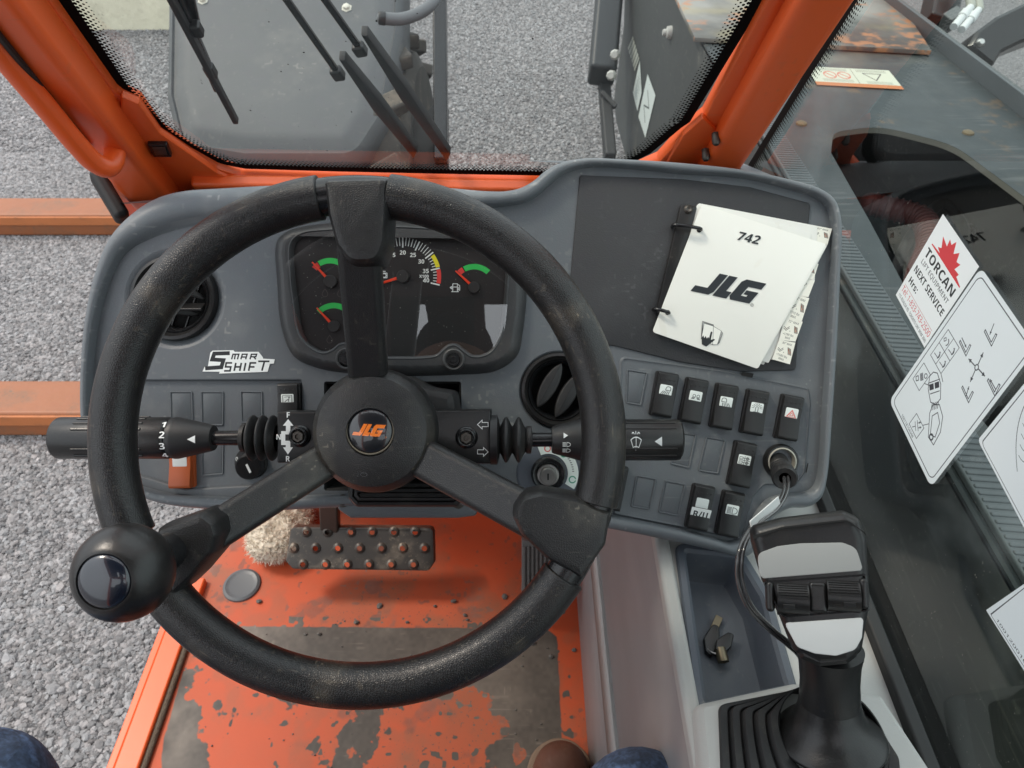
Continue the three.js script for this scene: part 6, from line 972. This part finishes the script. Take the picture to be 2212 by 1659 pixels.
// ---------------------------------------------------------------- footwell
{
  const PF = Frame.cam(780, 1186, 1.33, 0.0, 0, 0), t = thing('brake_pedal', 'wide black perforated metal foot pedal under the steering column', 'pedal', PF);
  const met = std(0xffffff, 0.42, { map: worn([0.058, 0.051, 0.045], [0.27, 0.22, 0.165], 0.22, 1.3, 181), metalness: 0.3 });
  const rows = [[1149, [662, 708, 758, 804, 851, 897]], [1184, [635, 682, 730, 777, 824, 870, 917]], [1219, [655, 703, 750, 797, 845, 893]]], H = rows.flatMap(([y, xs]) => xs.map((x) => PF.uv(x, y)));
  part(t, 'plate', pillow(PF.c([[628, 1138, 14], [936, 1140, 14], [938, 1215, 4], [926, 1234, 10], [632, 1230, 10], [616, 1212, 6]]), [[-0.001, -0.02], [0, -0.004], [0.001, -0.001], [0.004, 0]], { holes: H.map(([x, y]) => circle(x, y, 0.006, 14)), seg: 6 }), met);
  for (const [x, y] of H) part(t, 'raised_rim', turned(V(x, y, -0.003), V(x, y, 0.004), [[0, 0.006], [0.3, 0.0055], [1, 0.0052], [0.8, 0.0085], [0.4, 0.0105]], 18), met);
  partW(t, 'arm', beam(at(712, 1085, 1.30), at(714, 1150, 1.345), 0.035, 0.02, FW.clone().negate(), 0.004), M.screw);
  const AF = Frame.cam(1165, 1230, 1.28, -0.15), a = thing('accelerator_pedal', 'grey ribbed accelerator pedal behind the lower right spoke', 'pedal', AF);
  const gm = std([0.12, 0.115, 0.11], 0.6);
  part(a, 'pad', plate(AF.c([[1127, 1168, 4], [1215, 1168, 4], [1222, 1330, 6], [1127, 1300, 6]]), -0.02, 0, 0.002), gm);
  for (let i = 0; i < 9; i++) { const p = AF.uv(1133 + i * 9, 1180, 0.001), q = AF.uv(1133 + i * 9, 1300, 0.001); part(a, 'rib', beam(V(p[0], p[1], 0.001), V(q[0], q[1], 0.001), 0.004, 0.004, V(0, 0, 1), 0.001), gm); }
  // cream rag behind the pedal
  const g = mergeVertices(new THREE.IcosahedronGeometry(1, 24).deleteAttribute('uv').deleteAttribute('normal')), p = g.attributes.position, c = at(610, 1165, 1.42), fl = FF.p3(600, 1165, 0.0);
  for (let i = 0; i < p.count; i++) { const x = p.getX(i), y = p.getY(i), z = p.getZ(i), u = (Math.atan2(z, x) / 6.283 + 1) % 1, v = Math.acos(clamp(y, -1, 1)) / 3.1416, f = 0.72 + 0.38 * fbm(u, v, 4, 3, 191) + 0.16 * (fbm(u, v, 18, 3, 195) - 0.5) + 0.10 * (vn(u * 64, v * 64, 64, 197) - 0.5); p.setXYZ(i, x * f * 0.068, y * f * 0.045, z * f * 0.082); }
  g.computeVertexNormals(); g.translate(fl.x + 0.01, fl.y + 0.035, fl.z - 0.0);
  const ragM = std([0.66, 0.59, 0.48], 0.95, { sheen: 0.5 }), rag = solo('cleaning_rag', boxUV(g), ragM, 'cream fluffy rag crumpled on the floor beside the perforated pedal', 'rag');
  const tuft = new THREE.ConeGeometry(0.0011, 0.016, 4); tuft.translate(0, 0.006, 0);
  const gp = rag.geometry.attributes.position, gn = rag.geometry.attributes.normal, fl2 = new THREE.InstancedMesh(tuft, ragM, 3200), fo = new THREE.Object3D(), up3 = V(0, 1, 0);
  for (let i = 0; i < 3200; i++) { const k = Math.floor(rnd() * gp.count); fo.position.fromBufferAttribute(gp, k); fo.quaternion.setFromUnitVectors(up3, V().fromBufferAttribute(gn, k).add(V(rr(-0.9, 0.9), rr(-0.9, 0.9), rr(-0.9, 0.9))).normalize()); fo.scale.setScalar(rr(0.5, 1.1)); fo.updateMatrix(); fl2.setMatrixAt(i, fo.matrix); }
  fl2.name = 'fleece'; fl2.userData.kind = 'stuff'; rag.add(fl2);
  // grit on the floor
  const gritG = new THREE.DodecahedronGeometry(1, 0), im = new THREE.InstancedMesh(gritG, std([0.12, 0.11, 0.1], 0.9), 130), o = new THREE.Object3D();
  for (let i = 0; i < 130; i++) { const q = i < 14 ? FF.uv([1005, 880, 690, 660, 980, 1010, 1240, 940, 1090, 560, 1150, 1190, 770, 820][i], [1330, 1345, 1370, 1370, 1300, 1340, 1405, 1310, 1290, 1300, 1390, 1420, 1345, 1310][i]) : [rr(-0.55, 0.1), rr(-0.1, 0.85)], s = i < 14 ? rr(0.003, 0.0065) : rr(0.0007, 0.0022); const w = FF.w(q[0], q[1], s * 0.4); o.position.copy(w); o.rotation.set(rr(0, 6), rr(0, 6), 0); o.scale.set(s, s * 0.6, s * rr(0.7, 1.5)); o.updateMatrix(); im.setMatrixAt(i, o.matrix); }
  im.name = 'floor_grit'; tag(im, 'small dark stones and grit scattered on the orange floor', 'grit', null, 'stuff'); scene.add(im);
}

// ---------------------------------------------------------------- seat and driver (knees and one boot are in view)
{
  const st = thing('driver_seat', 'black padded driver seat under the sitting person', 'seat', W(-0.16, floorY, 0.35));
  const box = (x, y, z, w, h, d, r, rx = 0) => { const g = new RoundedBoxGeometry(w, h, d, 4, r); g.rotateX(rx); g.translate(x, EY + y, z); return boxUV(g); };
  partW(st, 'cushion', box(-0.16, -0.82, 0.36, 0.46, 0.12, 0.46, 0.05), M.rubber); partW(st, 'backrest', box(-0.16, -0.5, 0.62, 0.44, 0.6, 0.11, 0.05, 0.12), M.rubber); partW(st, 'pedestal', box(-0.16, -1.07, 0.36, 0.34, 0.36, 0.36, 0.03), M.blackSatin);
  const t = thing('person', 'sitting person in blue jeans and brown boots, only knees and boot showing', 'person', W(-0.16, floorY, 0.3));
  const jean = (c, s) => std(0xffffff, 0.9, { map: dataTex(512, (u, v) => { const tw = 0.5 + 0.5 * Math.sin((u * 60 + v * 60) * 2 * Math.PI), n = fbm(u, v, 24, 4, s), f = fbm(u, v, 3, 4, s + 2); return c.map((k) => s8(k * (0.2 + 1.1 * n * n + 0.7 * f + 0.7 * tw * n + 2.2 * sm(0.55, 0.8, fbm(u, v, 5, 4, s + 5)) * n))); }, { srgb: true, size: 0.07 }), bump: ['wave', 0.02] });
  const kL = at(-52, 1736, 0.66), kR = at(1388, 1778, 0.645), hipL = W(-0.27, -0.72, 0.34), hipR = W(-0.05, -0.72, 0.34), aL = W(-0.44, -1.14, -0.14), aR = W(0.06, -1.13, -0.25);
  kL.y -= 0.0; const B = (a, b, ra, rb) => ({ a, b, ra, rb });
  partW(t, 'jeans', body([B(hipL, kL, 0.092, 0.056), B(hipR, kR, 0.092, 0.054), B(kL, kL.clone().lerp(aL, 0.4), 0.056, 0.062), B(kL.clone().lerp(aL, 0.4), aL, 0.062, 0.05), B(kR, kR.clone().lerp(aR, 0.4), 0.054, 0.058), B(kR.clone().lerp(aR, 0.4), aR, 0.058, 0.048), B(hipL, hipR, 0.1, 0.1), B(W(-0.16, -0.68, 0.38), W(-0.16, -0.56, 0.40), 0.13, 0.14)], 0.012, 0.012), jean([0.036, 0.062, 0.115], 201));
  partW(t, 'jacket', body([B(W(-0.16, -0.56, 0.42), W(-0.16, -0.2, 0.44), 0.14, 0.16), B(W(-0.31, -0.14, 0.43), W(-0.01, -0.14, 0.43), 0.075, 0.075), B(W(-0.16, -0.1, 0.43), W(-0.15, 0.0, 0.40), 0.06, 0.055), B(W(-0.33, -0.15, 0.43), W(-0.37, -0.40, 0.34), 0.06, 0.048), B(W(-0.37, -0.4, 0.34), W(-0.22, -0.24, 0.16), 0.048, 0.036), B(W(0.01, -0.15, 0.43), W(0.07, -0.40, 0.34), 0.06, 0.048), B(W(0.07, -0.4, 0.34), W(0.05, -0.22, 0.16), 0.048, 0.036)], 0.02, 0.015), std([0.02, 0.022, 0.026], 0.9));
  partW(t, 'head', body([B(W(-0.14, 0.05, 0.38), W(-0.14, 0.14, 0.37), 0.072, 0.088), B(W(-0.14, 0.05, 0.34), W(-0.14, 0.09, 0.31), 0.05, 0.04), B(W(-0.14, 0.085, 0.30), W(-0.14, 0.07, 0.275), 0.014, 0.016), B(W(-0.225, 0.09, 0.38), W(-0.225, 0.12, 0.385), 0.018, 0.02), B(W(-0.055, 0.09, 0.38), W(-0.055, 0.12, 0.385), 0.018, 0.02)], 0.012, 0.008), std([0.35, 0.2, 0.14], 0.6));
  partW(t, 'cap', body([B(W(-0.14, 0.17, 0.37), W(-0.14, 0.19, 0.385), 0.095, 0.09), B(W(-0.17, 0.17, 0.27), W(-0.11, 0.17, 0.27), 0.022, 0.022)], 0.012, 0.009), std([0.015, 0.015, 0.018], 0.9));
  const leather = std(0xffffff, 0.42, { map: worn([0.10, 0.035, 0.018], [0.25, 0.14, 0.09], 0.2, 0.5, 211), bump: ['leather', 0.0005] }), sole = std([0.16, 0.11, 0.075], 0.8);
  for (const [a, tx, tz] of [[aL, -0.43, -0.30], [aR, 0.080, -0.425]]) {
    const toe = W(tx, floorY + 0.058, tz), heel = W(a.x - EYE.x, floorY + 0.06, a.z + 0.05), d = toe.clone().sub(heel).setY(0).normalize(), sd = V(-d.z, 0, d.x);
    const boot = partW(t, 'boot', body([B(a.clone().add(V(0, 0.06, 0)), heel.clone().addScaledVector(d, 0.05), 0.056, 0.048), B(heel, toe.clone().addScaledVector(d, -0.09), 0.042, 0.046), B(toe.clone().addScaledVector(d, -0.1).addScaledVector(sd, 0.012), toe.clone().addScaledVector(d, -0.04), 0.036, 0.036), B(toe.clone().addScaledVector(d, -0.1).addScaledVector(sd, -0.012), toe.clone().addScaledVector(d, -0.04), 0.036, 0.036)], 0.010, 0.008), leather);
    const P = [[-0.03, -0.038], [0.1, -0.040], [0.2, -0.049], [0.27, -0.042], [0.30, -0.02], [0.307, 0], [0.30, 0.02], [0.27, 0.042], [0.2, 0.049], [0.1, 0.040], [-0.03, 0.038], [-0.045, 0]], L = toe.clone().sub(heel).setY(0).length() / 0.29;
    const so = plate(spline(P.map(([u, v]) => [u * L * 1.035, v * 1.13]), 60), 0.001, 0.026, 0.003); so.applyMatrix4(new THREE.Matrix4().makeBasis(d, V(0, 1, 0).cross(d), V(0, 1, 0)).setPosition(heel.clone().setY(EY + floorY)));
    partW(boot, 'sole', so, sole);
  }
}
renderer.render(scene, camera);
